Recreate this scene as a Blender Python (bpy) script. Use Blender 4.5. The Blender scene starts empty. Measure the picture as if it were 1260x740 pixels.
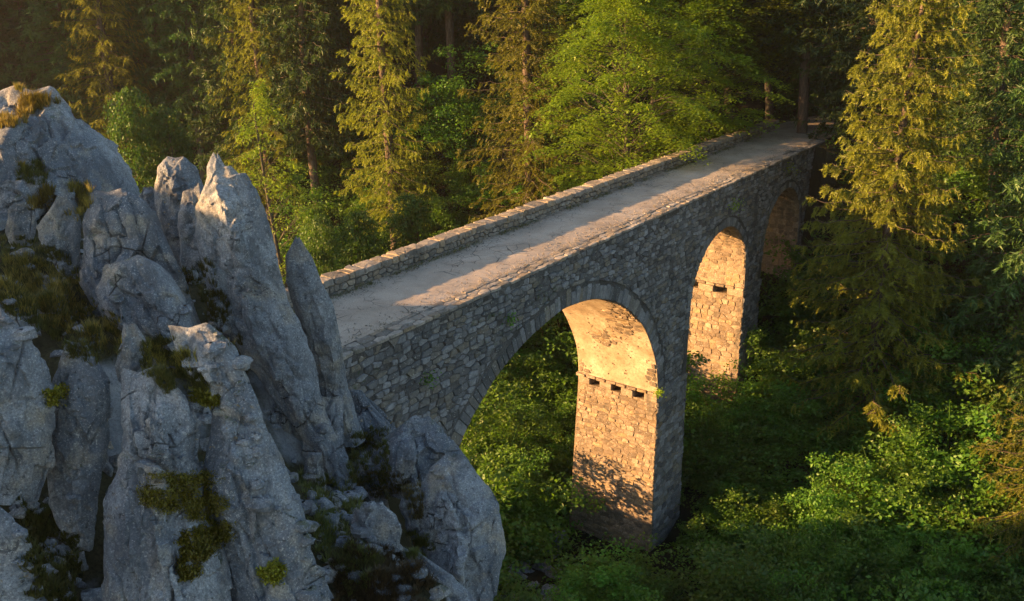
import bpy, math, random
import numpy as np
from mathutils import Vector
from mathutils.bvhtree import BVHTree
random.seed(7); RNG = np.random.default_rng(7)
SC = bpy.context.scene
COL = SC.collection

# ------------------------------------------------------------------ camera
F_PX = 1190.0; PITCH = math.radians(19.4); CAM_Z = 22.4
cam_d = bpy.data.cameras.new('camera'); cam = bpy.data.objects.new('camera', cam_d); COL.objects.link(cam)
cam_d.sensor_width = 36.0; cam_d.lens = F_PX / 1260 * 36
cam_d.clip_start = 0.1; cam_d.clip_end = 1500
cam.location = (0, 0, CAM_Z); cam.rotation_euler = (math.pi / 2 - PITCH, 0, 0)
SC.camera = cam
# ------------------------------------------------------------------ world, sun, exposure
SUN_AZ, SUN_EL = math.radians(263), math.radians(10.5)
w = bpy.data.worlds.new('World'); SC.world = w; w.use_nodes = True
nt = w.node_tree; nt.nodes.clear()
sky = nt.nodes.new('ShaderNodeTexSky'); sky.sky_type = 'NISHITA'; sky.sun_disc = False
sky.sun_elevation = SUN_EL; sky.sun_rotation = SUN_AZ
bg = nt.nodes.new('ShaderNodeBackground'); bg.inputs[1].default_value = 0.085
wo = nt.nodes.new('ShaderNodeOutputWorld')
nt.links.new(sky.outputs[0], bg.inputs[0]); nt.links.new(bg.outputs[0], wo.inputs[0])
SUN = Vector((math.sin(SUN_AZ) * math.cos(SUN_EL), math.cos(SUN_AZ) * math.cos(SUN_EL), math.sin(SUN_EL)))
sl = bpy.data.lights.new('sun', 'SUN'); sl.energy = 5.0; sl.angle = math.radians(0.5); sl.color = (1.0, 0.56, 0.225)
so = bpy.data.objects.new('sun', sl); COL.objects.link(so); so.rotation_euler = SUN.to_track_quat('Z', 'Y').to_euler()
so.location = SUN * 100
vs = SC.view_settings; vs.view_transform = 'Standard'; vs.look = 'None'; vs.exposure = 2.25; vs.gamma = 1; vs.use_curve_mapping = False
SC.cycles.max_bounces = 6; SC.cycles.diffuse_bounces = 3; SC.cycles.transmission_bounces = 4
SC.cycles.transparent_max_bounces = 4; SC.cycles.volume_bounces = 0; SC.cycles.glossy_bounces = 2
HAZE_DENSITY = 0.0003

# ------------------------------------------------------------------ geometry of the place
CP, SP = math.cos(PITCH), math.sin(PITCH)
AX = math.radians(34.9)
DV = np.array([math.sin(AX), math.cos(AX)]); NV = np.array([math.cos(AX), -math.sin(AX)])
N0 = -14.7
def ray(px, py):
    r = (px - 630) / F_PX; u = (370 - py) / F_PX
    return np.stack([r, CP + SP * u, -SP + CP * u], -1)
def unY(px, py, Y):
    px = np.asarray(px, float); py = np.asarray(py, float); v = ray(px, py)
    q = v * (np.asarray(Y, float) / v[..., 1])[..., None]; q[..., 2] += CAM_Z; return q
def B(s, wv, z):
    """bridge coordinates: s along, wv metres behind the near face, z relative to the camera height"""
    s, wv, z = np.broadcast_arrays(np.asarray(s, float), np.asarray(wv, float), np.asarray(z, float))
    xy = s[..., None] * DV + (N0 - wv)[..., None] * NV
    return np.concatenate([xy, (z + CAM_Z)[..., None]], -1)
def smooth(a, b, x):
    t = np.clip((x - a) / (b - a), 0, 1); return t * t * (3 - 2 * t)      # also valid for b < a

# ------------------------------------------------------------------ noise
_P = np.random.default_rng(3).permutation(256); _P = np.concatenate([_P, _P, _P])
_G = np.random.default_rng(4).normal(size=(256, 3)); _G /= np.linalg.norm(_G, axis=1)[:, None]
def perlin(p):
    p = np.asarray(p, float); i = np.floor(p).astype(int); f = p - i; i &= 255
    u = f * f * f * (f * (f * 6 - 15) + 10); out = 0
    for dx in (0, 1):
        for dy in (0, 1):
            for dz in (0, 1):
                h = _P[_P[_P[(i[..., 0] + dx) & 255] + ((i[..., 1] + dy) & 255)] + ((i[..., 2] + dz) & 255)]
                g = _G[h]; d = (g * (f - np.array([dx, dy, dz]))).sum(-1)
                ww = (u[..., 0] if dx else 1 - u[..., 0]) * (u[..., 1] if dy else 1 - u[..., 1]) * (u[..., 2] if dz else 1 - u[..., 2])
                out = out + d * ww
    return out * 1.6
def fbm(p, o=4, gain=0.5):
    r = 0; a = 1
    for k in range(o): r = r + a * perlin(p * 2 ** k + 17.3 * k); a *= gain
    return r
def ridged(p, o=4):
    r = 0; a = 1
    for k in range(o): r = r + a * (1 - np.abs(perlin(p * 2 ** k + 9.1 * k)) * 2); a *= .5
    return r
_R3 = np.random.default_rng(5).random((4096, 3)); _R4 = np.random.default_rng(6).normal(size=(4096, 3))
def cells(p):
    """F1, F2 and a planar offset of the nearest cell"""
    i = np.floor(p).astype(int); f1 = np.full(p.shape[:-1], 9.); f2 = f1.copy(); off = np.zeros(p.shape[:-1])
    for dx in (-1, 0, 1):
        for dy in (-1, 0, 1):
            for dz in (-1, 0, 1):
                c = i + np.array([dx, dy, dz]); h = (c[..., 0] * 73856093 ^ c[..., 1] * 19349663 ^ c[..., 2] * 83492791) & 4095
                q = p - (c + _R3[h]); d = np.sqrt((q * q).sum(-1)); o = (q * _R4[h]).sum(-1) * .5 + _R4[h][..., 0] * .3
                m = d < f1; f2 = np.where(m, f1, np.minimum(f2, d)); off = np.where(m, o, off); f1 = np.where(m, d, f1)
    return f1, f2, off

# ------------------------------------------------------------------ mesh and object helpers
def np_mesh(name, V, Fq, mat, tint=None, smooth_shade=False):
    """V (n,3); Fq list of int arrays (m,k)"""
    me = bpy.data.meshes.new(name); V = np.ascontiguousarray(V, dtype=np.float32)
    me.vertices.add(len(V)); me.vertices.foreach_set('co', V.ravel())
    fs = [np.asarray(f, dtype=np.int32) for f in Fq if len(f)]
    loops = np.concatenate([f.ravel() for f in fs]); tot = np.concatenate([np.full(len(f), f.shape[1], np.int32) for f in fs])
    st = np.concatenate([[0], np.cumsum(tot)[:-1]]).astype(np.int32)
    me.loops.add(len(loops)); me.loops.foreach_set('vertex_index', loops)
    me.polygons.add(len(tot)); me.polygons.foreach_set('loop_start', st); me.polygons.foreach_set('loop_total', tot)
    me.polygons.foreach_set('use_smooth', np.full(len(tot), smooth_shade))
    if tint is not None:
        a = me.attributes.new('tint', 'FLOAT', 'POINT'); a.data.foreach_set('value', np.asarray(tint, dtype=np.float32))
    me.update(calc_edges=True); me.materials.append(mat)
    return me
def link(name, data, parent=None, **props):
    o = bpy.data.objects.new(name, data); COL.objects.link(o)
    if parent is not None: o.parent = parent
    for k, v in props.items(): o[k] = v
    return o
def thing(name, data, label, cat, group=None, loc=None, kind=None):
    o = link(name, data, label=label, category=cat)
    if group: o['group'] = group
    if kind: o['kind'] = kind
    if loc is not None: o.location = loc
    return o
def grid_faces(r, c, wrap=False):
    i = np.arange(r - 1)[:, None]; j = np.arange(c if wrap else c - 1)[None, :]; j2 = (j + 1) % c
    return np.stack([i * c + j, i * c + j2, (i + 1) * c + j2, (i + 1) * c + j], -1).reshape(-1, 4)
def tube(path, rad, k=7):
    """tapered tube; returns V, F(quads)"""
    path = np.asarray(path, float); rad = np.asarray(rad, float)
    t = np.gradient(path, axis=0); t /= np.linalg.norm(t, axis=1)[:, None] + 1e-9
    ref = np.where(np.abs(t[:, 2:3]) > .9, np.array([[1., 0, 0]]), np.array([[0, 0, 1.]]))
    a = np.cross(t, ref); a /= np.linalg.norm(a, axis=1)[:, None]; b = np.cross(t, a)
    th = np.arange(k) / k * 2 * math.pi
    V = path[:, None] + (a[:, None] * np.cos(th)[None, :, None] + b[:, None] * np.sin(th)[None, :, None]) * rad[:, None, None]
    return V.reshape(-1, 3), grid_faces(len(path), k, True)
class Acc:
    def __init__(s): s.v = []; s.f = {}; s.t = []; s.n = 0
    def add(s, V, F, t=0.5):
        V = np.asarray(V, float); s.v.append(V); F = np.asarray(F)
        s.f.setdefault(F.shape[1], []).append(F + s.n); s.n += len(V)
        s.t.append(np.full(len(V), t) if np.isscalar(t) else t)
    def mesh(s, name, mat, sm=False):
        return np_mesh(name, np.concatenate(s.v), [np.concatenate(x) for x in s.f.values()], mat, np.concatenate(s.t), sm)

# ------------------------------------------------------------------ materials
class NB:
    def __init__(s, name):
        s.m = bpy.data.materials.new(name); s.m.use_nodes = True; s.t = s.m.node_tree; s.t.nodes.clear()
        s.out = s.n('ShaderNodeOutputMaterial')
    def n(s, typ, **kw):
        nd = s.t.nodes.new(typ)
        for k, v in kw.items():
            if k.startswith('i_'):
                key = k[2:]; key = int(key) if key.isdigit() else key
                s.put(nd, key, v)
            else: setattr(nd, k, v)
        return nd
    def put(s, nd, key, v):
        if isinstance(v, bpy.types.NodeSocket): s.t.links.new(v, nd.inputs[key])
        else: nd.inputs[key].default_value = v
    def noise(s, vec, sc, det=6, rough=.6, dist=0.0):
        nd = s.n('ShaderNodeTexNoise', i_Scale=sc, i_Detail=det, i_Roughness=rough, i_Distortion=dist); s.put(nd, 'Vector', vec); return nd.outputs[0]
    def vor(s, vec, sc, feat='F1', rnd=1.0):
        nd = s.n('ShaderNodeTexVoronoi', feature=feat, i_Scale=sc, i_Randomness=rnd); s.put(nd, 'Vector', vec); return nd.outputs['Distance']
    def ramp(s, fac, *stops):
        nd = s.n('ShaderNodeValToRGB'); s.put(nd, 0, fac); e = nd.color_ramp.elements
        while len(e) < len(stops): e.new(0.5)
        for el, (p, c) in zip(e, stops):
            el.position = p; el.color = (c, c, c, 1) if not hasattr(c, '__len__') else (*c, 1)
        return nd.outputs[0]
    def mix(s, fac, a, b, mode='MIX'):
        nd = s.n('ShaderNodeMix', data_type='RGBA', blend_type=mode); s.put(nd, 0, fac)
        for k, v in ((6, a), (7, b)): s.put(nd, k, (*v, 1) if isinstance(v, tuple) and len(v) == 3 else v)
        return nd.outputs[2]
    def math(s, op, a, b=0.0, clamp=False):
        nd = s.n('ShaderNodeMath', operation=op, use_clamp=clamp); s.put(nd, 0, a); s.put(nd, 1, b); return nd.outputs[0]
    def bump(s, h, strength, dist, normal=None):
        nd = s.n('ShaderNodeBump', i_Strength=strength, i_Distance=dist); s.put(nd, 'Height', h)
        if normal is not None: s.put(nd, 'Normal', normal)
        return nd.outputs[0]
    def bsdf(s, col, rough=.9, normal=None, spec=.3):
        b = s.n('ShaderNodeBsdfPrincipled', i_Roughness=rough); s.put(b, 'Base Color', (*col, 1) if isinstance(col, tuple) else col)
        b.inputs['Specular IOR Level'].default_value = spec
        if normal is not None: s.put(b, 'Normal', normal)
        s.t.links.new(b.outputs[0], s.out.inputs[0]); return s.m
    def geo(s): return s.n('ShaderNodeNewGeometry')
    def tint(s): return s.n('ShaderNodeAttribute', attribute_name='tint').outputs['Fac']

def mat_rock():
    b = NB('limestone'); g = b.geo(); P = g.outputs['Position']
    mp = b.n('ShaderNodeMapping', i_Scale=(1, 1, .45)); b.put(mp, 'Vector', P); Ps = mp.outputs[0]
    n1 = b.noise(Ps, .9, 8, .65); n2 = b.noise(P, 5.5, 8, .7); n3 = b.noise(P, 38, 5, .75)
    col = b.ramp(n1, (.32, (.07, .085, .107)), (.48, (.16, .182, .212)), (.64, (.33, .348, .368)))
    col = b.mix(b.ramp(n2, (.32, .85), (.52, 0.0)), col, (.16, .168, .185))
    col2 = b.mix(b.ramp(b.noise(P, 2.1, 5, .6), (.52, 0.0), (.66, .8)), col, (.34, .30, .235))
    # white and ochre lichen flecks
    lw = b.math('MULTIPLY', b.ramp(b.noise(P, 21, 3, .6, 1.0), (.61, 0.0), (.68, 1.0)), b.ramp(b.noise(P, 1.7, 3), (.42, 0.0), (.62, 1.0)))
    col3 = b.mix(b.math('MULTIPLY', lw, .8), col2, (.5, .5, .48))
    lo = b.math('MULTIPLY', b.ramp(b.noise(P, 13, 4, .6, .6), (.62, 0.0), (.7, 1.0)), b.ramp(b.noise(P, .8, 3), (.5, 0.0), (.68, 1.0)))
    col4 = b.mix(lo, col3, (.34, .22, .06))
    # black lichen
    lb = b.math('MULTIPLY', b.ramp(b.noise(P, 8, 6, .75, .8), (.55, 0.0), (.63, 1.0)), b.ramp(b.noise(P, .55, 2), (.5, 0.0), (.6, 1.0)))
    col5 = b.mix(b.math('MULTIPLY', lb, .85), col4, (.04, .042, .045))
    # thin moss in the flatter hollows (cover that stays whatever the light does)
    sx = b.n('ShaderNodeSeparateXYZ'); b.put(sx, 0, g.outputs['Normal'])
    up = b.ramp(sx.outputs[2], (.55, 0.0), (.85, 1.0))
    mo = b.math('MULTIPLY', up, b.ramp(b.noise(P, 2.6, 6, .7), (.55, 0.0), (.62, 1.0)))
    col6 = b.mix(b.math('MULTIPLY', mo, .8), col5, (.075, .085, .02))
    n5 = b.noise(P, 46, 4, .8); col6 = b.mix(b.ramp(n5, (.36, .75), (.49, 0.0)), col6, (.085, .09, .10)); col6 = b.mix(b.ramp(n5, (.57, 0.0), (.66, .75)), col6, (.6, .6, .59))
    n6 = b.noise(Ps, 3.4, 9, .8, .4); col6 = b.mix(b.ramp(n6, (.40, .75), (.50, 0.0)), col6, (.085, .093, .107))
    pits = b.vor(P, 16); pit = b.ramp(pits, (.05, 0.0), (.22, 1.0))
    pm = b.ramp(b.noise(P, 3.0, 2), (.5, 1.0), (.6, 0.0)); pit2 = b.math('MAXIMUM', pit, pm)
    col7 = b.mix(pit2, b.mix(.75, col6, (.03, .03, .032)), col6)
    cr = b.vor(b.mix(.15, P, b.n('ShaderNodeTexNoise', i_Scale=2.0).outputs[1], 'ADD'), 1.5, 'DISTANCE_TO_EDGE')
    crk = b.ramp(cr, (.0, 0.0), (.018, 1.0)); cm = b.ramp(b.noise(P, 1.3, 2), (.56, 1.0), (.64, 0.0)); crk = b.math('MAXIMUM', crk, cm)
    col8 = b.mix(crk, (.03, .03, .03), col7)
    mu = b.noise(Ps, 9, 10, .78)
    nrm = b.bump(n3, .6, .012, b.bump(mu, .8, .06, b.bump(b.math('MULTIPLY', pit2, crk), .7, .03)))
    return b.bsdf(col8, .92, nrm, .2)

def mat_stone(name, base, var, warm, mossy=.5):
    b = NB(name); g = b.geo(); P = g.outputs['Position']; t = b.tint()
    col = b.mix(t, tuple(c * (1 - var) for c in base), tuple(min(.7, c * (1 + var)) for c in base))
    wn = b.n('ShaderNodeTexWhiteNoise', noise_dimensions='1D'); b.put(wn, 'W', t)
    col = b.mix(b.ramp(wn.outputs[0], (.68, 0.0), (.95, 1.0)), col, warm)
    n2 = b.noise(P, 7, 8, .7); col = b.mix(b.ramp(n2, (.3, .75), (.62, 0.0)), col, tuple(c * .45 for c in base))
    col = b.mix(b.math('MULTIPLY', b.ramp(b.noise(P, 19, 3, .6, .7), (.6, 0.0), (.68, 1.0)), .7), col, (.45, .44, .4))
    bl = b.math('MULTIPLY', b.ramp(b.noise(P, 3.1, 7, .75), (.52, 0.0), (.66, 1.0)), b.ramp(b.noise(P, .45, 3), (.4, 0.0), (.65, 1.0)))
    col = b.mix(b.math('MULTIPLY', bl, .75), col, (.045, .045, .04))
    ms = b.n('ShaderNodeMapping', i_Scale=(1, 1, .12)); b.put(ms, 'Vector', P)
    col = b.mix(b.ramp(b.noise(ms.outputs[0], 1.6, 6, .7), (.53, 0.0), (.68, .65)), col, (.055, .055, .05))
    mo = b.math('MULTIPLY', b.ramp(b.noise(P, 4.5, 6, .7), (.56, 0.0), (.64, 1.0)), b.ramp(b.noise(P, .33, 2), (.5, 0.0), (.64, mossy)))
    col = b.mix(mo, col, (.06, .075, .02))
    nrm = b.bump(b.noise(P, 60, 4, .7), .5, .008, b.bump(b.noise(P, 14, 8, .75), .8, .035))
    return b.bsdf(col, .93, nrm, .2)

def mat_plaster():
    b = NB('limewashed_barrel'); P = b.geo().outputs['Position']
    n1 = b.noise(P, 1.2, 7, .65)
    col = b.ramp(n1, (.3, (.24, .175, .11)), (.5, (.37, .29, .20)), (.66, (.48, .41, .31)))
    col = b.mix(b.ramp(b.noise(P, 9, 8, .75), (.36, .8), (.52, 0.0)), col, (.20, .15, .10))
    h = b.vor(b.mix(.06, P, b.n('ShaderNodeTexNoise', i_Scale=9.0).outputs[1], 'ADD'), 5.5)
    hole = b.math('MAXIMUM', b.ramp(h, (.12, 0.0), (.24, 1.0)), b.ramp(b.noise(P, 1.9, 3), (.50, 1.0), (.6, 0.0)))
    col = b.mix(hole, (.07, .05, .035), col)
    nrm = b.bump(b.noise(P, 26, 7, .75), .7, .02, b.bump(hole, .8, .05))
    return b.bsdf(col, .95, nrm, .15)

def mat_road():
    b = NB('road_gravel'); P = b.geo().outputs['Position']
    n1 = b.noise(P, .8, 7, .6); col = b.ramp(n1, (.3, (.35, .285, .22)), (.55, (.49, .405, .32)), (.75, (.58, .49, .40)))
    n2 = b.noise(P, 70, 5, .8); col = b.mix(b.ramp(n2, (.36, .7), (.56, 0.0)), col, (.09, .085, .085))
    col = b.mix(b.ramp(n2, (.62, 0.0), (.72, .7)), col, (.5, .47, .44))
    sp = b.vor(P, 34); col = b.mix(b.ramp(sp, (.1, .7), (.2, 0.0)), col, (.42, .40, .38))
    wob = b.mix(.5, P, b.n('ShaderNodeTexNoise', i_Scale=1.4, i_Detail=6.0).outputs[1], 'ADD')
    c1 = b.vor(wob, .75, 'DISTANCE_TO_EDGE'); crk = b.ramp(c1, (.0, 0.0), (.016, 1.0))
    c2 = b.vor(wob, 2.4, 'DISTANCE_TO_EDGE'); crk2 = b.math('MAXIMUM', b.ramp(c2, (.0, 0.0), (.022, 1.0)), b.ramp(b.noise(P, .5, 2), (.5, 1.0), (.56, 0.0)))
    crk = b.math('MAXIMUM', crk, b.ramp(b.noise(P, .6, 3), (.6, 1.0), (.66, 0.0)))
    cr = b.math('MULTIPLY', crk, crk2)
    col = b.mix(cr, (.05, .045, .04), col)
    col = b.mix(b.math('MULTIPLY', b.ramp(b.noise(P, 6, 6, .7), (.56, 0.0), (.66, 1.0)), b.ramp(b.noise(P, .7, 2), (.5, 0.0), (.65, .55))), col, (.07, .075, .03))
    nrm = b.bump(n2, .5, .012, b.bump(cr, .9, .02, b.bump(b.noise(P, 4, 6, .7), .5, .05)))
    return b.bsdf(col, .95, nrm, .15)

def mat_soil(name, c1, c2, c3):
    b = NB(name); P = b.geo().outputs['Position']
    col = b.ramp(b.noise(P, .9, 8, .7), (.32, c1), (.5, c2), (.7, c3))
    col = b.mix(b.ramp(b.noise(P, 22, 6, .8), (.4, .7), (.6, 0.0)), col, tuple(c * .4 for c in c1))
    return b.bsdf(col, .97, b.bump(b.noise(P, 18, 8, .8), .8, .05), .1)

def mat_leaf(name, dark, light, trans=.38, hue=None, rough=.55):
    b = NB(name); t = b.tint(); oi = b.n('ShaderNodeObjectInfo')
    col = b.mix(t, dark, light)
    P = b.geo().outputs['Position']
    col = b.mix(b.ramp(b.noise(P, .7, 3), (.35, .0), (.7, .55)), col, hue or tuple(c * .6 for c in light))
    hs = b.n('ShaderNodeHueSaturation', i_Color=col, i_Saturation=1.0)
    b.put(hs, 'Value', b.math('ADD', b.math('MULTIPLY', oi.outputs['Random'], .7), .65))
    b.put(hs, 'Hue', b.math('ADD', b.math('MULTIPLY', oi.outputs['Random'], .03), .485))
    d = b.n('ShaderNodeBsdfDiffuse'); b.put(d, 0, hs.outputs[0])
    gl = b.n('ShaderNodeBsdfGlossy', i_Roughness=rough); b.put(gl, 0, (.55, .55, .5, 1))
    tr = b.n('ShaderNodeBsdfTranslucent'); tc = b.mix(1.0, hs.outputs[0], (1.5, 1.5, .75), 'MULTIPLY'); b.put(tr, 0, tc)
    m1 = b.n('ShaderNodeMixShader', i_0=trans); b.put(m1, 1, d.outputs[0]); b.put(m1, 2, tr.outputs[0])
    m2 = b.n('ShaderNodeMixShader', i_0=.05); b.put(m2, 1, m1.outputs[0]); b.put(m2, 2, gl.outputs[0])
    b.t.links.new(m2.outputs[0], b.out.inputs[0]); return b.m
def mat_bark(name, c1, c2):
    b = NB(name); P = b.geo().outputs['Position']
    mp = b.n('ShaderNodeMapping', i_Scale=(1, 1, .25)); b.put(mp, 'Vector', P)
    n = b.noise(mp.outputs[0], 14, 7, .75); col = b.ramp(n, (.35, c1), (.65, c2))
    return b.bsdf(col, .95, b.bump(n, .9, .03), .15)

M_ROCK = mat_rock()
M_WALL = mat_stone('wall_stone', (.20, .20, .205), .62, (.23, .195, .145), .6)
M_STONELIT = mat_stone('sunlit_stone', (.27, .205, .145), .45, (.34, .24, .13), .15)  # wall stone for sun-facing faces, the sun's warm tint put into its colour
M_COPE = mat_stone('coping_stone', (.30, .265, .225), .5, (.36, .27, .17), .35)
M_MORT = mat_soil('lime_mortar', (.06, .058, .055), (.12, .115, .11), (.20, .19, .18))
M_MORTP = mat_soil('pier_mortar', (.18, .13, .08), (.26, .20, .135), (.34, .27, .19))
M_BARREL = mat_plaster(); M_ROAD = mat_road()
M_SOIL = mat_soil('forest_floor', (.018, .016, .01), (.03, .03, .014), (.05, .042, .022))
M_TURF = mat_soil('turf', (.025, .021, .013), (.055, .048, .027), (.10, .095, .07))
def mat_slope():
    b = NB('outcrop_slope'); g = b.geo(); P = g.outputs['Position']; sx = b.n('ShaderNodeSeparateXYZ'); b.put(sx, 0, g.outputs['Normal'])
    turf = b.ramp(b.noise(P, .9, 8, .7), (.32, (.025, .022, .012)), (.5, (.055, .052, .024)), (.7, (.10, .09, .05)))
    turf = b.mix(b.ramp(b.noise(P, 22, 6, .8), (.4, .7), (.6, 0.0)), turf, (.012, .012, .006))
    rock = b.ramp(b.noise(P, 1.4, 9, .7), (.32, (.085, .10, .12)), (.5, (.20, .215, .235)), (.66, (.36, .37, .38)))
    rock = b.mix(b.ramp(b.noise(P, 40, 5, .8), (.36, .7), (.5, 0.0)), rock, (.08, .085, .095))
    k = b.math('ADD', sx.outputs[2], b.math('MULTIPLY', b.noise(P, 1.1, 6, .65), .55))
    f = b.n('ShaderNodeMapRange'); b.put(f, 0, k); f.inputs[1].default_value = .93; f.inputs[2].default_value = 1.03
    col = b.mix(f.outputs[0], rock, turf)
    return b.bsdf(col, .95, b.bump(b.noise(P, 9, 9, .75), .9, .1), .15)
M_SLOPE = mat_slope()
M_SPR = mat_leaf('sunlit_spruce_needles', (.05, .075, .008), (.25, .27, .016), .4, (.13, .15, .012))  # needles of the sunlit spruces, golden sunlight put into the colour
M_SPRSHADE = mat_leaf('shaded_spruce_needles', (.018, .046, .013), (.055, .115, .02), .28, (.05, .085, .016))  # needles of the spruces in shade, the shade put into the colour
M_BEE = mat_leaf('beech_leaves', (.075, .15, .010), (.25, .35, .02), .5, (.22, .29, .012))
M_BUSH = mat_leaf('undergrowth_leaves', (.028, .09, .010), (.105, .23, .018), .42, (.12, .18, .013))
M_LEAFSHADE = mat_leaf('shaded_leaves', (.020, .060, .008), (.065, .13, .014), .35, (.07, .11, .012))  # bush leaves painted darker to stand in for partial shade
M_BARK = mat_bark('spruce_bark', (.04, .03, .022), (.14, .105, .08)); M_BARKG = mat_bark('beech_bark', (.04, .036, .028), (.12, .105, .08))
M_GRASS = mat_leaf('dry_grass', (.11, .09, .025), (.36, .29, .07), .4, (.13, .12, .03))
M_GRASSG = mat_leaf('green_grass', (.05, .065, .018), (.15, .16, .045), .4, (.10, .085, .03))
M_HEATH = mat_leaf('heather', (.06, .045, .025), (.16, .12, .06), .3, (.06, .05, .02))
M_MOSS = mat_leaf('moss', (.07, .065, .004), (.26, .23, .012), .25, (.09, .085, .006))

# ------------------------------------------------------------------ ground
_sx = [-200, -60, -10, 8, 14.5, 17.5, 20, 23, 32, 36, 40, 44, 46.8, 52, 70, 100, 160, 260]
_sz = [-9, -9.5, -9.5, -9.2, -9.3, -13.5, -18.5, -22, -22.6, -21, -18.6, -14.0, -9.4, -8.6, -3, 5, 9, 10]
ANCH = [(unY(px, py, Y), 1) for px, py, Y in [
    (80, 385, 11.3), (30, 330, 12.3), (20, 280, 13), (210, 480, 9.0), (100, 700, 8.0), (60, 640, 8.2), (380, 600, 10.6), (430, 650, 9.8), (470, 715, 9.3),
    (400, 690, 9.2), (500, 590, 12.2), (530, 680, 10.6), (230, 345, 13.6), (290, 410, 12.7), (60, 240, 15), (320, 560, 10.2), (0, 740, 7.6), (430, 540, 12.6), (200, 740, 8.9), (150, 820, 8.2), (300, 760, 8.9), (250, 640, 9.6), (60, 780, 7.8), (-40, 680, 8), (550, 740, 11.6), (0, 860, 7), (200, 860, 7.6), (400, 860, 8.6), (400, 745, 9.2), (350, 600, 9.9), (200, 600, 9.4), (0, 520, 9.5), (-60, 600, 9)]]
ANCH = [a for a, _ in ANCH] + [np.array([x, y, z + CAM_Z]) for x, y, z in [
    (1.8, 10, -12.5), (2.5, 14, -15), (1.2, 6, -12), (0, 2, -16), (-2.5, 16.5, -12), (-7, 19.5, -8.6), (-4, 3.5, -9), (-8.5, 3.5, -7.5),
    (-12.6, 5, -1.9), (-13, 9, -1.8), (-13.2, 13, -1.75), (-13.4, 17, -1.9), (-16, 11, -.8), (-20, 14, -.5), (-20, 5, -.5), (-13, 20.5, -4), (-14, 24, -8.9), (-26, 24, -6), (-11, 26, -9.6), (-3, 20, -11.5), (3, 19, -17)]]
ANCH = np.array(ANCH)
def ground(x, y):
    x = np.asarray(x, float); y = np.asarray(y, float)
    s = x * DV[0] + y * DV[1]; n = x * NV[0] + y * NV[1]
    s0_ = s; s = s - 2.3 * (1 - smooth(45.8, 46.6, s)) * smooth(40, 43, s) * (1 - smooth(5, 9, np.abs(n - (N0 - 1.75))))
    z = np.interp(s + 2.5 * smooth(-18.6, -24, n) * (1 - smooth(20, 30, s)), _sx, _sz) + CAM_Z
    s = s0_
    fl = smooth(18, 24, s) * (1 - smooth(46, 60, s))
    z = z + fl * np.clip(-n - 22, 0, 60) * .17
    z = z + (1 - smooth(16, 27, s)) * -np.clip(-n - 20, 0, 14) * .44
    low = smooth(-16.5, -9, n) * (1 - smooth(20, 30, s)); z = z * (1 - low) + (CAM_Z - 22.3) * low
    p = np.stack([x, y, np.zeros_like(x)], -1)
    road = np.where(s > 30, smooth(2.6, 5.5, np.abs(n - (N0 - 1.75))), smooth(1.2, 1.7, np.abs(n - (N0 - 1.75)))) 
    edge = np.where((s > 46.2) | (s < 14.5), road, 1)
    z = z + (fbm(p * .12, 4) * 1.0 + fbm(p * .7 + 5, 3) * .22) * edge
    flat = np.where(s > 30, -8.5, -8.5) + CAM_Z
    z = np.where((s > 46.2) | ((s < 14.5) & (s > 2)), z * edge + flat * (1 - edge), z)
    # outcrop
    m = (1 - smooth(-.8, .6, x + .3 + (y - 10.6) * .45)) * smooth(-34, -22, x) * (1 - smooth(21, 27, y)) * smooth(-6, 0, y)
    d2 = (x[..., None] - ANCH[:, 0]) ** 2 + (y[..., None] - ANCH[:, 1]) ** 2
    wt = 1 / (d2 + .25) ** 2; za = (wt * ANCH[:, 2]).sum(-1) / wt.sum(-1)
    za = za - .3 + fbm(p * 1.1, 4) * .22
    return z * (1 - m) + za * m
def axis(lo, hi, f0, f1, step, far):
    a = list(np.arange(f0, f1, step)); v = f0; st = step; pre = []
    while v > lo: st = min(st * 1.16, far); v -= st; pre.append(v)
    v = a[-1]; st = step; post = []
    while v < hi: st = min(st * 1.16, far); v += st; post.append(v)
    return np.array(pre[::-1] + a + post)
gx = axis(-125, 140, -15, 26, .33, 6); gy = axis(-40, 190, 3, 46, .33, 6)
GX, GY = np.meshgrid(gx, gy); GZ = ground(GX, GY)
def gz(x, y):
    """bilinear look-up in the finished ground sheet"""
    x = np.clip(np.asarray(x, float), gx[0], gx[-1] - 1e-6); y = np.clip(np.asarray(y, float), gy[0], gy[-1] - 1e-6)
    i = np.clip(np.searchsorted(gx, x, side='right') - 1, 0, len(gx) - 2); j = np.clip(np.searchsorted(gy, y, side='right') - 1, 0, len(gy) - 2)
    u = (x - gx[i]) / (gx[i + 1] - gx[i]); v = (y - gy[j]) / (gy[j + 1] - gy[j])
    return GZ[j, i] * (1 - u) * (1 - v) + GZ[j, i + 1] * u * (1 - v) + GZ[j + 1, i] * (1 - u) * v + GZ[j + 1, i + 1] * u * v
def hit_ground(px, py, y0, y1, st):
    v = ray(px, py); Y = np.arange(y0, y1, st); q = v[None] * (Y / v[1])[:, None]; m = q[:, 2] + CAM_Z < gz(q[:, 0], q[:, 1])
    return (None, None) if not m.any() else (float(Y[m.argmax()]), q[m.argmax()])
GV = np.stack([GX, GY, GZ], -1).reshape(-1, 3); GF = grid_faces(len(gy), len(gx))
gm = np_mesh('ground', GV, [GF], M_SOIL, None, True); gm.materials.append(M_SLOPE)
fc = GV[GF].mean(1); turf = (fc[:, 0] < 3) & (fc[:, 1] < 19) & (fc[:, 0] > -40) & (fc[:, 2] > CAM_Z - 15)
gm.polygons.foreach_set('material_index', turf.astype(np.int32))
link('ground', gm, kind='structure')

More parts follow.
